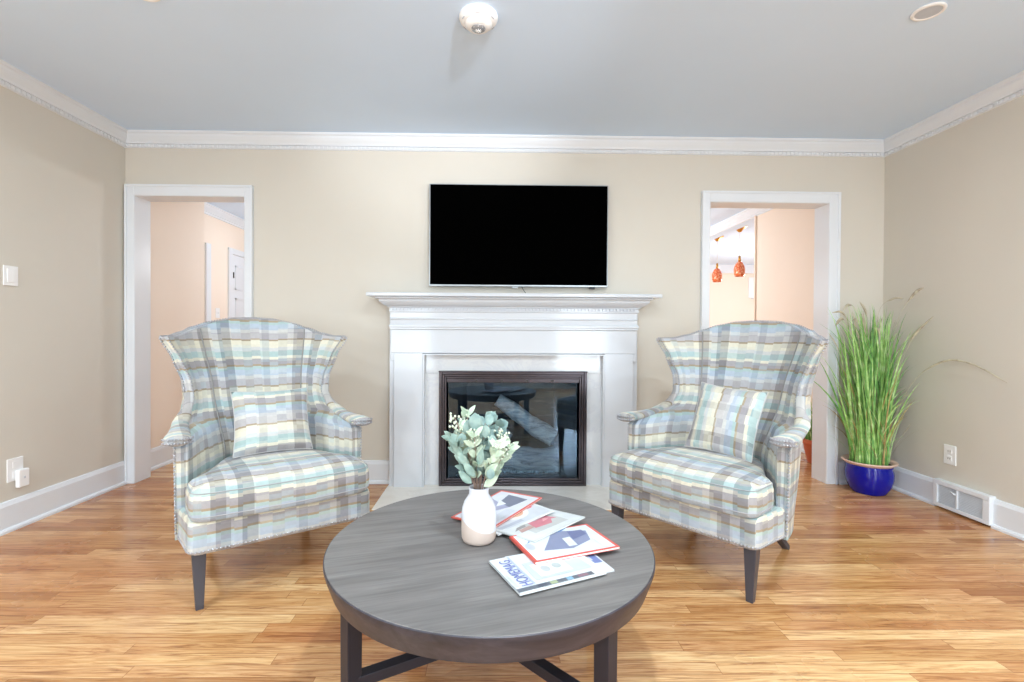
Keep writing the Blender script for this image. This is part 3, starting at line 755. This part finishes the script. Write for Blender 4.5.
# ---------------------------------------------------------------- vase and eucalyptus
VX, VYy = -.040, 1.497
m = MB(); m.lathe([(.0, 0), (.040, 0), (.048, .004), (.0525, .014), (.0535, .04), (.0535, .085), (.051, .105), (.044, .124), (.034, .138), (.030, .146), (.030, .158), (.032, .165), (.029, .166), (.026, .160), (.026, .145), (.040, .115), (.045, .02), (0, .012)], 56, cap0=False, cap1=False)
vs = link('vase', m, 'vase', smooth=True); vs.location = (VX, VYy, TZ)
tag(vs, 'two-tone ceramic bottle vase, glossy white over bare beige, on the coffee table', 'vase')
EUS = .88
eu = thing('eucalyptus_bouquet', 'sage green eucalyptus sprigs standing in the two-tone vase', 'plant', (VX, VYy, TZ + .02))
eu.scale = (EUS, EUS, 1.0)
stems = MB(); lf = {k: MB() for k in ('euc', 'euc_round', 'euc_pale')}; bud = MB()
def leaf(mb, p, d, w, L, nrm, round_=False):
    d = Vector(d).normalized(); n = Vector(nrm); n = (n - d * n.dot(d)); n = n.normalized() if n.length > .01 else Vector((0, -1, 0)); s = d.cross(n)
    rows = 7; v = []
    for i in range(rows):
        t = i / (rows - 1); ww = w * (math.sin(PI * t) ** (.5 if round_ else .75)) * (1 if round_ else (1.15 - .35 * t)); ww = max(ww, .0008)
        c = Vector(p) + d * (L * t) - n * (.12 * L * t * t)
        for q in (-1, -.5, 0, .5, 1): v.append(c + s * (ww * q) + n * (abs(q) * ww * .22))
    v += [x - n * .0009 for x in v]
    k = rows * 5; fs = []
    for i in range(rows - 1):
        for j in range(4):
            a = i * 5 + j; fs.append((a, a + 1, a + 6, a + 5)); fs.append((k + a, k + a + 5, k + a + 6, k + a + 1))
    for i in range(rows - 1): fs.append((i * 5, i * 5 + 5, k + i * 5 + 5, k + i * 5)); fs.append((i * 5 + 4, k + i * 5 + 4, k + i * 5 + 9, i * 5 + 9))
    mb.add(v, fs)
random.seed(21)
tips = []
for k in range(15):
    a = k * 2.399 + .3; ro = .02 + .088 * math.sqrt((k + .5) / 15); h = .375 - .10 * (ro / .105) ** 2 + random.uniform(-.02, .015)
    tips.append((ro * math.cos(a), ro * math.sin(a) * .8, h))
for k, (x, y, h) in enumerate(tips):
    pts = [Vector((x * .10, y * .10, .0)), Vector((x * .16, y * .16, .145)), Vector((x * .55, y * .55, .145 + (h - .145) * .5)), Vector((x, y, h))]
    cur = []
    for i in range(9):
        t = i / 8; s_ = t * 3; j = min(2, int(s_)); cur.append(pts[j].lerp(pts[j + 1], s_ - j))
    stems.tube(cur, [.0022 - .0012 * i / 8 for i in range(9)], 6)
    kind = 'euc_round' if k in (2, 5, 8, 0) else ('euc_pale' if k % 3 == 1 else 'euc')
    for i in range(4, 9):
        for s_ in (-1, 0, 1):
            p = cur[i]; ang = random.uniform(0, 2 * PI)
            d = Vector((math.cos(ang), math.sin(ang) * .8, random.uniform(.35, 1.1))) + Vector((x, y, 0)) * 6
            nr = Vector((random.uniform(-.5, .5), -1, random.uniform(.1, .7)))
            if kind == 'euc_round': leaf(lf[kind], p, d, .0145 + .004 * random.random(), .033, nr, True)
            else: leaf(lf[kind], p, d, .0088 + .003 * random.random(), .040 + .012 * random.random(), nr)
    if k % 3 == 1:
        for q in range(14): stems_p = cur[-1] + Vector((random.uniform(-.018, .018), random.uniform(-.015, .015), random.uniform(-.03, .022))); bud.ball(stems_p, .0035, 6, 4)
for x, z, w in ((-.035, .36, .030), (-.012, .372, .036), (.022, .35, .026), (-.055, .335, .022), (.045, .325, .024), (.04, .23, .022)):
    leaf(lf['euc_round'], (x, -.045 - random.random() * .02, z - .045), (x * .6, -.15, 1), w * .66, w * 1.5, (random.uniform(-.3, .3), -1, .35), True)
for x, z, dx in ((-.085, .30, -1.0), (.06, .285, 1.1), (.035, .215, 1.2), (-.06, .245, -1), (-.02, .21, -.9), (.065, .25, .8), (-.09, .27, -.9), (.0, .24, .2), (.03, .18, 1.4), (-.04, .19, -1.1)):
    leaf(lf['euc_pale' if x > 0 else 'euc'], (x * .6, -.05, z - .02), (dx * .7, -.2, .7), .0135, .058, (0, -1, .3))
for cx, cz in ((-.085, .355), (-.075, .34), (.085, .30), (.07, .31), (.08, .27)):
    stems.tube([(cx * .3, -.02, cz - .12), (cx * .8, -.03, cz - .03), (cx, -.03, cz + .01)], .0012, 5)
    for q in range(12): bud.ball((cx + random.uniform(-.018, .018), -.03 + random.uniform(-.012, .012), cz + random.uniform(-.025, .02)), .0042, 6, 4)
link('stems', stems, 'euc_stem', eu, smooth=True); link('slender_leaves', lf['euc'], 'euc', eu, smooth=True)
link('round_leaves', lf['euc_round'], 'euc_round', eu, smooth=True); link('pale_leaves', lf['euc_pale'], 'euc_pale', eu, smooth=True); link('buds', bud, 'berry', eu, smooth=True, kind='stuff')

# ---------------------------------------------------------------- magazines
def magazine(label, o, px, py, L, W, th, art, rough=.3):
    o, px, py = Vector(o), Vector(px), Vector(py); ex = (px - o).normalized(); ez = ex.cross(py - o).normalized(); ey = ez.cross(ex)
    Mx = Matrix((ex, ey, ez)).transposed().to_4x4(); Mx.translation = o
    t = thing('magazine', label, 'magazine', (0, 0, 0), 0, 'magazines fanned on the coffee table'); t.matrix_world = Mx
    m = MB(); m.box(.001, L - .001, .001, W - .001, .0008, th - .0008); link('pages', m, 'paper', t, bevel=.0006)
    mats = []; m = MB()
    def mi(c, r=rough):
        nm = 'cover_%d_%d_%d' % c
        if nm not in M: M[nm] = plain(nm, srgb(*[int(q * .89) for q in c]), r, var=.05, vscale=30)
        if nm not in mats: mats.append(nm)
        return mats.index(nm)
    m.box(0, L, 0, W, 0, .0008, mi(art[0])); m.box(0, L, 0, W, th - .0008, th, mi(art[0])); m.box(0, .0009, 0, W, 0, th, mi(art[0]))
    z = th
    for it in art[1:]:
        z += .00012; c = it[0]
        m.prism([(x * L, y * W) for x, y in it[1]], z - .0001, z, mi(c))
    link('cover', m, mats, t); return t
def rect(a, b, c, d): return [(a, b), (c, b), (c, d), (a, d)]
def ell(cx, cy, a, b, n=20): return [(cx + a * math.cos(2 * PI * i / n), cy + b * math.sin(2 * PI * i / n)) for i in range(n)]
red = (226, 96, 84)
z0 = TZ + .0006
F_ = magazine('pale magazine with a blue corner peeking out under the bottom one', (.095, 1.215, z0), (.330, 1.298, z0), (.02, 1.40, z0), .250, .172, .004,
    [(226, 232, 240), ((120, 136, 190), rect(.80, .3, .98, .95)), ((200, 210, 230), rect(.84, .4, .9, .9))])
z1 = z0 + .0046
E_ = magazine('white magazine with blue masthead, nearest the table edge', (.069, 1.169, z1), (.317, 1.281, z1), (-.008, 1.34, z1), .258, .186, .006,
    [(228, 234, 238), ((110, 116, 126), rect(.0, .02, .98, .11)), ((150, 190, 216), rect(.55, .03, .62, .10)), ((90, 96, 110), rect(.22, .03, .32, .1)), ((176, 186, 150), rect(.36, .03, .44, .1)), ((150, 120, 130), rect(.68, .03, .8, .1)), ((232, 230, 226), rect(.86, .0, 1, .13)),
     ((186, 198, 222), rect(.20, .14, .225, .98)), ((206, 216, 226), [(.26, .2), (.92, .2), (.9, .75), (.28, .7)]), ((240, 243, 244), rect(.34, .26, .72, .62)), ((196, 204, 206), ell(.46, .44, .05, .09)), ((190, 200, 200), ell(.6, .46, .05, .08)), ((214, 222, 214), [(.02, .14), (.05, .14), (.04, .5), (.02, .5)])])
fc = bpy.data.curves.new('masthead', 'FONT'); fc.body = 'HOMEMAG'; fc.size = .048; fc.extrude = .00015; fc.align_x = 'LEFT'
M['mast'] = plain('masthead_ink', srgb(112, 122, 178), .4); fc.materials.append(M['mast'])
fo = bpy.data.objects.new('masthead_curve', fc); C.objects.link(fo); bpy.context.view_layer.update()
fm = bpy.data.meshes.new_from_object(fo.evaluated_get(bpy.context.evaluated_depsgraph_get())); bpy.data.objects.remove(fo)
fo = bpy.data.objects.new('masthead', fm); C.objects.link(fo); fo.parent = E_; fo.location = (.050, .022, .0083); fo.rotation_euler = (0, 0, PI / 2); fo.scale = (.60, .95, 1)
D_ = magazine('white magazine with red border and a grey suit photo', (.118, 1.312, z1 + .0068), (.364, 1.405, z1 + .0068), (.035, 1.469, z1 + .0068), .274, .182, .007,
    [red, ((226, 234, 240), rect(.035, .045, .965, .96)), ((140, 148, 178), [(.2, .30), (.52, .22), (.80, .40), (.88, .75), (.5, .92), (.35, .6)]), ((226, 234, 236), [(.50, .30), (.60, .30), (.62, .62), (.52, .6)]), ((90, 140, 200), [(.10, .62), (.30, .98), (.72, .98), (.6, .86), (.3, .8)]), ((30, 90, 170), [(.2, .75), (.3, .93), (.66, .96), (.5, .9)]), ((110, 118, 160), [(.62, .5), (.84, .62), (.84, .8), (.66, .82)]), ((200, 206, 220), ell(.1, .5, .05, .12)), ((236, 240, 238), rect(.84, .08, .95, .5))])
C_ = magazine('white magazine with a pink figure, lapping over the red-bordered suit photo', (.125, 1.430, z1 + .0155), (.315, 1.623, z1 + .0165), (.030, 1.508, z1 + .006), .268, .188, .004,
    [(222, 228, 228), ((232, 238, 240), rect(.03, .04, .97, .96)), ((206, 210, 208), [(.2, .2), (.8, .16), (.84, .8), (.3, .85)]), ((222, 130, 146), [(.34, .36), (.60, .30), (.70, .44), (.78, .40), (.74, .62), (.52, .60), (.40, .62)]), ((236, 170, 178), [(.56, .46), (.70, .5), (.66, .6)]), ((206, 168, 160), [(.12, .40), (.36, .40), (.36, .52), (.16, .52)]), ((160, 160, 160), [(.10, .52), (.2, .62), (.35, .62), (.3, .54)])])
B_ = magazine('white magazine with a ringed food photo, third from the vase end of the fan', (.020, 1.512, z0 + .0065), (.240, 1.690, z1 + .0218), (-.065, 1.64, z0 + .004), .252, .170, .004,
    [(232, 236, 240), ((216, 222, 230), rect(.04, .05, .96, .95)), ((244, 244, 242), ell(.56, .55, .22, .34)), ((236, 190, 160), ell(.56, .56, .15, .24)), ((222, 140, 120), ell(.52, .6, .09, .14)), ((230, 130, 146), ell(.84, .66, .09, .2)), ((190, 196, 210), rect(.1, .1, .5, .2))])
A_ = magazine('red-bordered magazine at the back of the fan, tucked behind the vase', (.010, 1.553, z0 + .0135), (.197, 1.800, z1 + .0265), (-.148, 1.668, z0 + .003), .292, .188, .004,
    [red, ((228, 232, 242), rect(.03, .045, .965, .955)), ((120, 126, 148), [(.55, .3), (.86, .2), (.9, .7), (.62, .62)]), ((170, 172, 200), [(.3, .5), (.55, .3), (.62, .62), (.7, .9), (.4, .9)]), ((240, 242, 248), [(.5, .55), (.62, .45), (.7, .7)]), ((214, 220, 230), rect(.08, .1, .5, .3))])
A_['label'] = 'red-bordered magazine at the back of the fan, tucked behind the vase'

# ---------------------------------------------------------------- potted grass
PX, PY = 2.618, 3.335
pg = thing('potted_grass', 'tall green ornamental grass in a cobalt blue pot by the right wall', 'potted plant', (PX, PY, 0))
m = MB(); m.lathe([(0, 0), (.098, 0), (.104, .008), (.128, .05), (.141, .10), (.142, .14), (.134, .180), (.136, .200), (.130, .20), (.128, .17), (0, .17)], 56, cap0=False, cap1=False)
pot = link('pot', m, 'cobalt', pg, smooth=True)
m = MB(); m.lathe([(.130, .192), (.146, .204), (.158, .212), (.161, .219), (.157, .223), (.142, .217), (.130, .212), (.126, .20)], 56, cap0=False, cap1=False)
link('rim', m, 'rim_clay', pot, smooth=True)
m = MB(); m.lathe([(0, .170), (.129, .170), (.129, .198), (.06, .206), (0, .208)], 32, cap0=False, cap1=False); link('soil', m, 'soil', pg, smooth=True)
def blade(mb, base_, tip, w, bow, n=9, seedmb=None):
    b, t = Vector(base_), Vector(tip); ax = (t - b); side = Vector((-ax.y, ax.x, 0)); side = side.normalized() if side.length > .02 else Vector((random.uniform(-1, 1), random.uniform(-.4, .4), 0)).normalized()
    a0 = random.uniform(-.9, .9); side = (Vector((math.cos(a0), math.sin(a0), 0)))
    v = []
    for i in range(n + 1):
        q = i / n; hz = q ** bow; c = Vector((b.x + (t.x - b.x) * hz, b.y + (t.y - b.y) * hz, b.z + (t.z - b.z) * (1 - (1 - q) ** 1.25)))
        ww = w * (1 - q ** 2.5) * .5 + .0004; fwd_ = Vector((-side.y, side.x, 0)) * ww * .35
        v += [c - side * ww, c + fwd_, c + side * ww, c - fwd_ * .3]
    fs = []
    for i in range(n):
        for j in range(4): fs.append((i * 4 + j, i * 4 + (j + 1) % 4, i * 4 + 4 + (j + 1) % 4, i * 4 + 4 + j))
    fs.append((0, 1, 2, 3)); mb.add(v, fs)
def clampx(x): return min(x, XR - .02 - PX)
random.seed(5)
G = {'blade': MB(), 'blade_dark': MB(), 'blade_dry': MB()}; seeds = MB()
for i in range(340):
    a = random.uniform(0, 2 * PI); r = .105 * math.sqrt(random.random()); b = (r * math.cos(a), r * math.sin(a), .2)
    k = random.choice(['blade'] * 5 + ['blade_dark'] * 3 + ['blade_dry'] * (2 if i % 3 else 0))
    h = random.uniform(.62, 1.30) if k != 'blade_dry' else random.uniform(.4, .9)
    sp = .14 + .16 * random.random() * (h / 1.2)
    tx = b[0] * 1.35 + random.gauss(-.01, .62) * sp; ty = min(b[1] * 1.1 + random.gauss(0, .35) * sp, YB - .05 - PY)
    blade(G[k], b, (clampx(tx), ty, h), random.uniform(.009, .018), random.uniform(1.0, 2.8))
for i in range(70):   # short curling strands in the lower half
    a = random.uniform(0, 2 * PI); b = (.12 * math.cos(a), .12 * math.sin(a) * .8, random.uniform(.2, .45))
    tx = b[0] + random.choice([-1, 1]) * random.uniform(.05, .2); blade(G[random.choice(['blade', 'blade_dry', 'blade'])], b, (clampx(tx), min(b[1] + random.uniform(-.1, .05), .13), b[2] + random.uniform(.15, .35)), .004, 1.5)
link('blades', G['blade'], 'blade', pg); link('dark_blades', G['blade_dark'], 'blade_dark', pg); link('dry_blades', G['blade_dry'], 'blade_dry', pg)
def plume(pts, r0, thin=.0012, head=.35, n=26):
    """stalk with a fuzzy seed head on its last part; pts relative to the pot"""
    P3 = [Vector(p) for p in pts]; cur = []
    for i in range(n + 1):
        t = i / n * (len(P3) - 1); j = min(len(P3) - 2, int(t)); q = t - j
        p0, p1, p2, p3 = P3[max(j - 1, 0)], P3[j], P3[j + 1], P3[min(j + 2, len(P3) - 1)]
        cur.append(.5 * ((2 * p1) + (p2 - p0) * q + (2 * p0 - 5 * p1 + 4 * p2 - p3) * q * q + (3 * p1 - p0 - 3 * p2 + p3) * q ** 3))
    rs = []
    for i in range(n + 1):
        t = i / n; rs.append(thin if t < 1 - head else max(.0008, r0 * math.sin(PI * min(1, (t - 1 + head) / head) ** .7) + .0008))
    seeds.tube(cur, rs, 6)
    for i in range(n + 1):
        if i / n > 1 - head:
            for q in range(5): d = Vector((random.uniform(-1, 1), random.uniform(-1, 1), random.uniform(-1, 1))).normalized() * (rs[i] * 1.5 + .001); c = cur[i]; seeds.tube([c, c + d], [.0010, .0005], 4)
plume([(-.05, 0, .2), (-.10, 0, .75), (-.16, -.02, 1.12), (-.22, -.03, 1.24), (-.30, -.04, 1.24)], .007)
plume([(-.03, 0, .2), (-.08, 0, .8), (-.13, 0, 1.10), (-.20, 0, 1.20), (-.26, -.02, 1.15)], .010, head=.3)
plume([(-.06, 0, .2), (-.16, -.02, .75), (-.26, -.04, 1.0), (-.33, -.05, 1.10)], .003)
plume([(.0, .02, .2), (-.02, .04, .9), (-.06, .05, 1.24), (-.12, .05, 1.30), (-.16, .05, 1.26)], .008)
plume([(-.0, 0, .2), (-.01, 0, .9), (-.03, 0, 1.22), (-.08, 0, 1.32)], .008)
plume([(.03, 0, .2), (.06, -.05, .8), (.10, -.1, 1.18), (.16, -.16, 1.36), (.19, -.2, 1.40)], .009)
plume([(.02, .02, .2), (.04, .03, .9), (.08, .03, 1.25), (.15, .0, 1.34), (.21, -.02, 1.34)], .006)
plume([(.05, 0, .2), (.10, -.06, .7), (.16, -.14, 1.05), (.20, -.26, 1.21)], .007)
plume([(.06, 0, .2), (.10, -.10, .55), (.14, -.2, .80), (.18, -.36, .93), (.205, -.52, .92), (.215, -.70, .83)], .005, head=.55)
plume([(.08, -.02, .2), (.13, -.08, .36), (.17, -.14, .5)], .0015)
plume([(.01, -.03, .2), (.0, -.06, .7), (.0, -.08, 1.08), (-.04, -.08, 1.14)], .007)
for q in range(8):
    x = random.uniform(-.16, .14); plume([(x * .3, 0, .2), (x * .6, 0, .8), (x, -.02, 1.05 + random.random() * .15), (x * 1.4, -.02, 1.15 + random.random() * .12)], .004)
link('seed_heads', seeds, 'seed', pg, smooth=True)
# second plant beyond the doorway
p2 = thing('potted_grass', 'small green grass in a terracotta pot seen through the right doorway', 'potted plant', (2.765, 4.10, 0))
m = MB(); m.lathe([(0, 0), (.065, 0), (.09, .10), (.10, .16), (.115, .165), (.115, .20), (.10, .20), (.098, .17), (0, .17)], 36, cap0=False, cap1=False); link('pot', m, 'terracotta', p2, smooth=True, autosm=40)
G2 = {'blade': MB(), 'blade_dark': MB()}
for i in range(110):
    a = random.uniform(0, 2 * PI); r = .085 * math.sqrt(random.random()); b = (r * math.cos(a), r * math.sin(a), .17); h = random.uniform(.3, .62)
    blade(G2[random.choice(['blade', 'blade_dark'])], b, (min(.11, b[0] * 1.5 + random.gauss(0, .05)), b[1] * 1.3 + random.gauss(0, .05), h), .007, 1.8)
link('blades', G2['blade'], 'blade', p2); link('dark_blades', G2['blade_dark'], 'blade_dark', p2)

# ---------------------------------------------------------------- ceiling fittings
sd = thing('smoke_detector', 'round white smoke detector on the ceiling above the television', 'smoke detector', (-.072, 2.185, ZC))
m = MB(); m.lathe([(0, 0), (.084, 0), (.086, -.004), (.086, -.014), (.080, -.026), (.066, -.034), (.062, -.036), (0, -.036)], 56, cap0=False, cap1=False); link('housing', m, 'plastic', sd, smooth=True, autosm=35)
m = MB(); m.lathe([(0, -.034), (.060, -.034), (.058, -.044), (.050, -.052), (.036, -.056), (0, -.056)], 48, cap0=False, cap1=False); link('cover', m, 'plastic', sd, smooth=True, autosm=35)
m = MB(); m.lathe([(0, -.054), (.032, -.054), (.030, -.060), (.020, -.066), (0, -.067)], 32, cap0=False, cap1=False); ln = link('sensor_dome', m, 'dark_lens', sd, smooth=True)
m = MB()
for k in range(8): a = k * PI / 4; m.bar((.028 * math.cos(a), .028 * math.sin(a), -.060), (.004 * math.cos(a), .004 * math.sin(a), -.069), .003, .003)
link('sensor_cage', m, 'plastic', ln)
for k in range(6):
    a = k * PI / 3 + .5; p = Vector((.074 * math.cos(a), .074 * math.sin(a), -.0305)); tt = Vector((-math.sin(a), math.cos(a), 0)) * .010
    m = MB(); m.bar(p - tt, p + tt, .003, .003); link('slot_mark', m, 'grey_lens', sd)
def downlight(label, x, y):
    t = thing('recessed_downlight', label, 'downlight', (x, y, ZC), 0, 'recessed downlights in the ceiling')
    m = MB(); m.lathe([(.046, 0), (.060, 0), (.062, -.004), (.058, -.009), (.050, -.010), (.046, -.004)], 48, cap0=False, cap1=False); link('trim_ring', m, 'plastic', t, smooth=True)
    m = MB(); m.lathe([(0, -.001), (.048, -.001), (.048, -.006), (0, -.007)], 40, cap0=False, cap1=False); link('lens', m, 'grey_lens', t, smooth=True, autosm=40)
    return t
downlight('round recessed downlight in the right of the ceiling, seen whole', 1.885, 2.10)
downlight('round recessed downlight cut by the top edge of the view, left part of the ceiling', -1.455, 2.06)

# ---------------------------------------------------------------- wall plates, vent
sw = thing('light_switch', 'white blank switch plate at hand height on the left wall', 'switch', (XL, 2.694, 1.383))
m = MB(); m.box(0, .006, -.040, .040, -.054, .054); link('plate', m, 'plastic', sw, bevel=.002)
m = MB(); m.box(.005, .009, -.022, .022, -.036, .036); link('rocker', m, 'plastic', sw, bevel=.001)
ol = thing('wall_outlet', 'white outlet plate low on the left wall holding a plug-in adapter', 'outlet', (XL, 2.715, .325))
m = MB(); m.box(0, .006, -.045, .045, -.062, .062); link('plate', m, 'plastic', ol, bevel=.002)
m = MB(); m.box(.005, .008, -.018, .018, .010, .045); m.box(.005, .008, -.018, .018, -.045, -.010); link('socket', m, 'plastic', ol, bevel=.002)
pa = thing('plug_adapter', 'small white plug-in adapter stuck in the left wall outlet', 'adapter', (XL + .008, 2.740, .275))
m = MB(); m.box(0, .024, -.032, .030, -.052, .045); link('body', m, 'plastic', pa, bevel=.006)
m = MB(); m.box(.023, .0255, -.004, .004, -.006, .006); link('indicator', m, 'grey_lens', pa)
orr = thing('wall_outlet', 'white double outlet plate on the right wall above the floor vent', 'outlet', (XR, 2.985, .345))
m = MB(); m.box(-.006, 0, -.040, .040, -.060, .060); link('plate', m, 'plastic', orr, bevel=.002)
for dz in (.022, -.022):
    m = MB(); m.box(-.009, -.005, -.016, .016, dz - .014, dz + .014); s = link('socket', m, 'plastic', orr, bevel=.003)
    m = MB(); m.box(-.0098, -.008, -.008, -.005, dz - .006, dz + .006); m.box(-.0098, -.008, .005, .008, dz - .006, dz + .006); link('socket_slot', m, 'slot', s)
vt = thing('floor_register', 'white metal louvred heating vent set in the right baseboard', 'vent', (XR, (VY[0] + VY[1]) / 2, 0))
hw = (VY[1] - VY[0]) / 2; m = MB()
m.box(-.040, 0, -hw, hw, .150, .178); m.box(-.040, 0, -hw, hw, .012, .036); m.box(-.040, 0, -hw, -hw + .04, .036, .150); m.box(-.040, 0, hw - .03, hw, .036, .150); m.box(-.038, 0, .015, .027, .036, .150)
link('frame', m, 'white', vt, bevel=.003)
m = MB(); m.box(-.012, 0, -hw + .03, hw - .03, .030, .155); link('backing', m, 'plastic', vt)
m = MB()
for k in range(11):
    z = .041 + k * .0098; m.add([(-.034, -hw + .04, z), (-.034, hw - .03, z), (-.016, hw - .03, z + .008), (-.016, -hw + .04, z + .008), (-.034, -hw + .04, z + .0015), (-.034, hw - .03, z + .0015), (-.016, hw - .03, z + .0095), (-.016, -hw + .04, z + .0095)], [(0, 1, 2, 3), (7, 6, 5, 4), (0, 4, 5, 1), (3, 2, 6, 7), (0, 3, 7, 4), (1, 5, 6, 2)])
link('louvres', m, 'white', vt)
m = MB(); m.tube([(-.040, .06, .128), (-.050, .045, .132), (-.052, .03, .128), (-.042, .021, .118)], .004, 8); link('lever', m, 'white', vt, smooth=True)

# hall switch and kitchen wall fittings
hs2 = thing('light_switch', 'small white switch plate on the peach hall wall left of the hall door', 'switch', (-3.2, 5.72, 1.30))
m = MB(); m.box(0, .006, -.04, .04, -.058, .058); link('plate', m, 'plastic', hs2, bevel=.002)
m = MB(); m.box(.005, .016, -.006, .006, -.012, .012); link('toggle', m, 'plastic', hs2)
th = thing('wall_intercom', 'white panel on the far peach wall beside the kitchen opening', 'wall panel', (5.32, 9.9, 2.03))
m = MB(); m.box(-.10, .10, -.03, 0, -.20, .22); link('housing', m, 'plastic', th, bevel=.01)
m = MB(); m.box(-.05, .05, -.034, -.028, -.22, -.205); link('lower_slot', m, 'grey_lens', th)
# pendants
def pendant(label, x, y, zb):
    t = thing('pendant_lamp', label, 'pendant lamp', (x, y, ZC), 0, 'orange glass pendants beyond the right doorway')
    m = MB(); m.lathe([(0, 0), (.085, 0), (.085, -.012), (.05, -.03), (.018, -.07), (0, -.07)], 28, cap0=False, cap1=False); link('canopy', m, 'brass', t, smooth=True, autosm=40)
    L = ZC - zb
    m = MB(); m.tube([(0, 0, -.06), (0, 0, -L + .25)], .003, 6); link('cord', m, 'cord', t)
    m = MB(); m.lathe([(0, -L + .27), (.014, -L + .27), (.018, -L + .20), (0, -L + .20)], 16, cap0=False, cap1=False); link('socket_cap', m, 'brass', t, smooth=True)
    m = MB(); m.lathe([(0.013, -L + .20), (0.037, -L + .185), (0.057, -L + .15), (0.069, -L + .10), (0.066, -L + .04), (0.054, -L + .003), (0.051, -L + .003), (0.061, -L + .04), (0.064, -L + .10), (0.052, -L + .145), (0.033, -L + .178), (0.011, -L + .193)], 28, cap0=False, cap1=False); link('lamp_shade', m, 'orange_glass', t, smooth=True)
    return t
pendant('orange mottled glass pendant lamp, the lower-looking farther one by the door frame', 3.235, 7.0, 1.84)
pendant('orange mottled glass pendant lamp, the larger-looking nearer of the kitchen pair', 3.235, 6.36, 1.845)

# ---------------------------------------------------------------- light
w = bpy.data.worlds.new('world'); sc.world = w; w.use_nodes = True
w.node_tree.nodes['Background'].inputs[0].default_value = (.85, .92, 1, 1); w.node_tree.nodes['Background'].inputs[1].default_value = 1.0
def area(name, loc, rot, sx_, sy_, power, col=(1, 1, 1)):
    l = bpy.data.lights.new(name, 'AREA'); l.shape = 'RECTANGLE'; l.size = sx_; l.size_y = sy_; l.energy = power; l.color = col
    o = bpy.data.objects.new(name, l); C.objects.link(o); o.location = loc; o.rotation_euler = rot; return o
for i, (a, b) in enumerate(WIN):
    area('window_daylight', ((a + b) / 2, YR - .14, (WZ[0] + WZ[1]) / 2), (PI / 2, 0, 0), b - a, WZ[1] - WZ[0], (64, 72)[i], (.80, .915, 1))
def fill_disc(loc, power, r=.05, col=(.82, .93, 1)):  # fill discs added out of view to brighten the floor and side walls
    l = bpy.data.lights.new('lamp', 'AREA'); l.shape = 'DISK'; l.size = r * 2; l.energy = power; l.color = col
    o = bpy.data.objects.new('lamp', l); C.objects.link(o); o.location = loc; return o
for x in (-1.9, .2, 2.15):
    for y in (-.9, .75): fill_disc((x, y, ZC - .013), 28, .06)
l = bpy.data.lights.new('shadow_spotlight', 'SPOT'); l.energy = 400; l.spot_size = math.radians(26); l.spot_blend = 1; l.shadow_soft_size = .035; l.color = (.86, .93, 1)
o = bpy.data.objects.new('shadow_spotlight', l); C.objects.link(o); o.location = (.86, -1.2, 2.03)
o.rotation_euler = (Vector((-.1, 2.4, 2.50)) - Vector(o.location)).to_track_quat('-Z', 'Y').to_euler()
# unseen fill lights added to brighten the hall and kitchen beyond the doorways
def fill_point(name, loc, power):
    l = bpy.data.lights.new(name, 'POINT'); l.energy = power; l.shadow_soft_size = .12; l.color = (.90, .95, 1)
    o = bpy.data.objects.new(name, l); C.objects.link(o); o.location = loc
fill_point('hall_fill', (-1.6, 5.8, 1.9), 54)
fill_point('kitchen_fill', (4.6, 7.6, 1.6), 95)
fill_point('kitchen_fill', (1.5, 6.4, 1.7), 66)
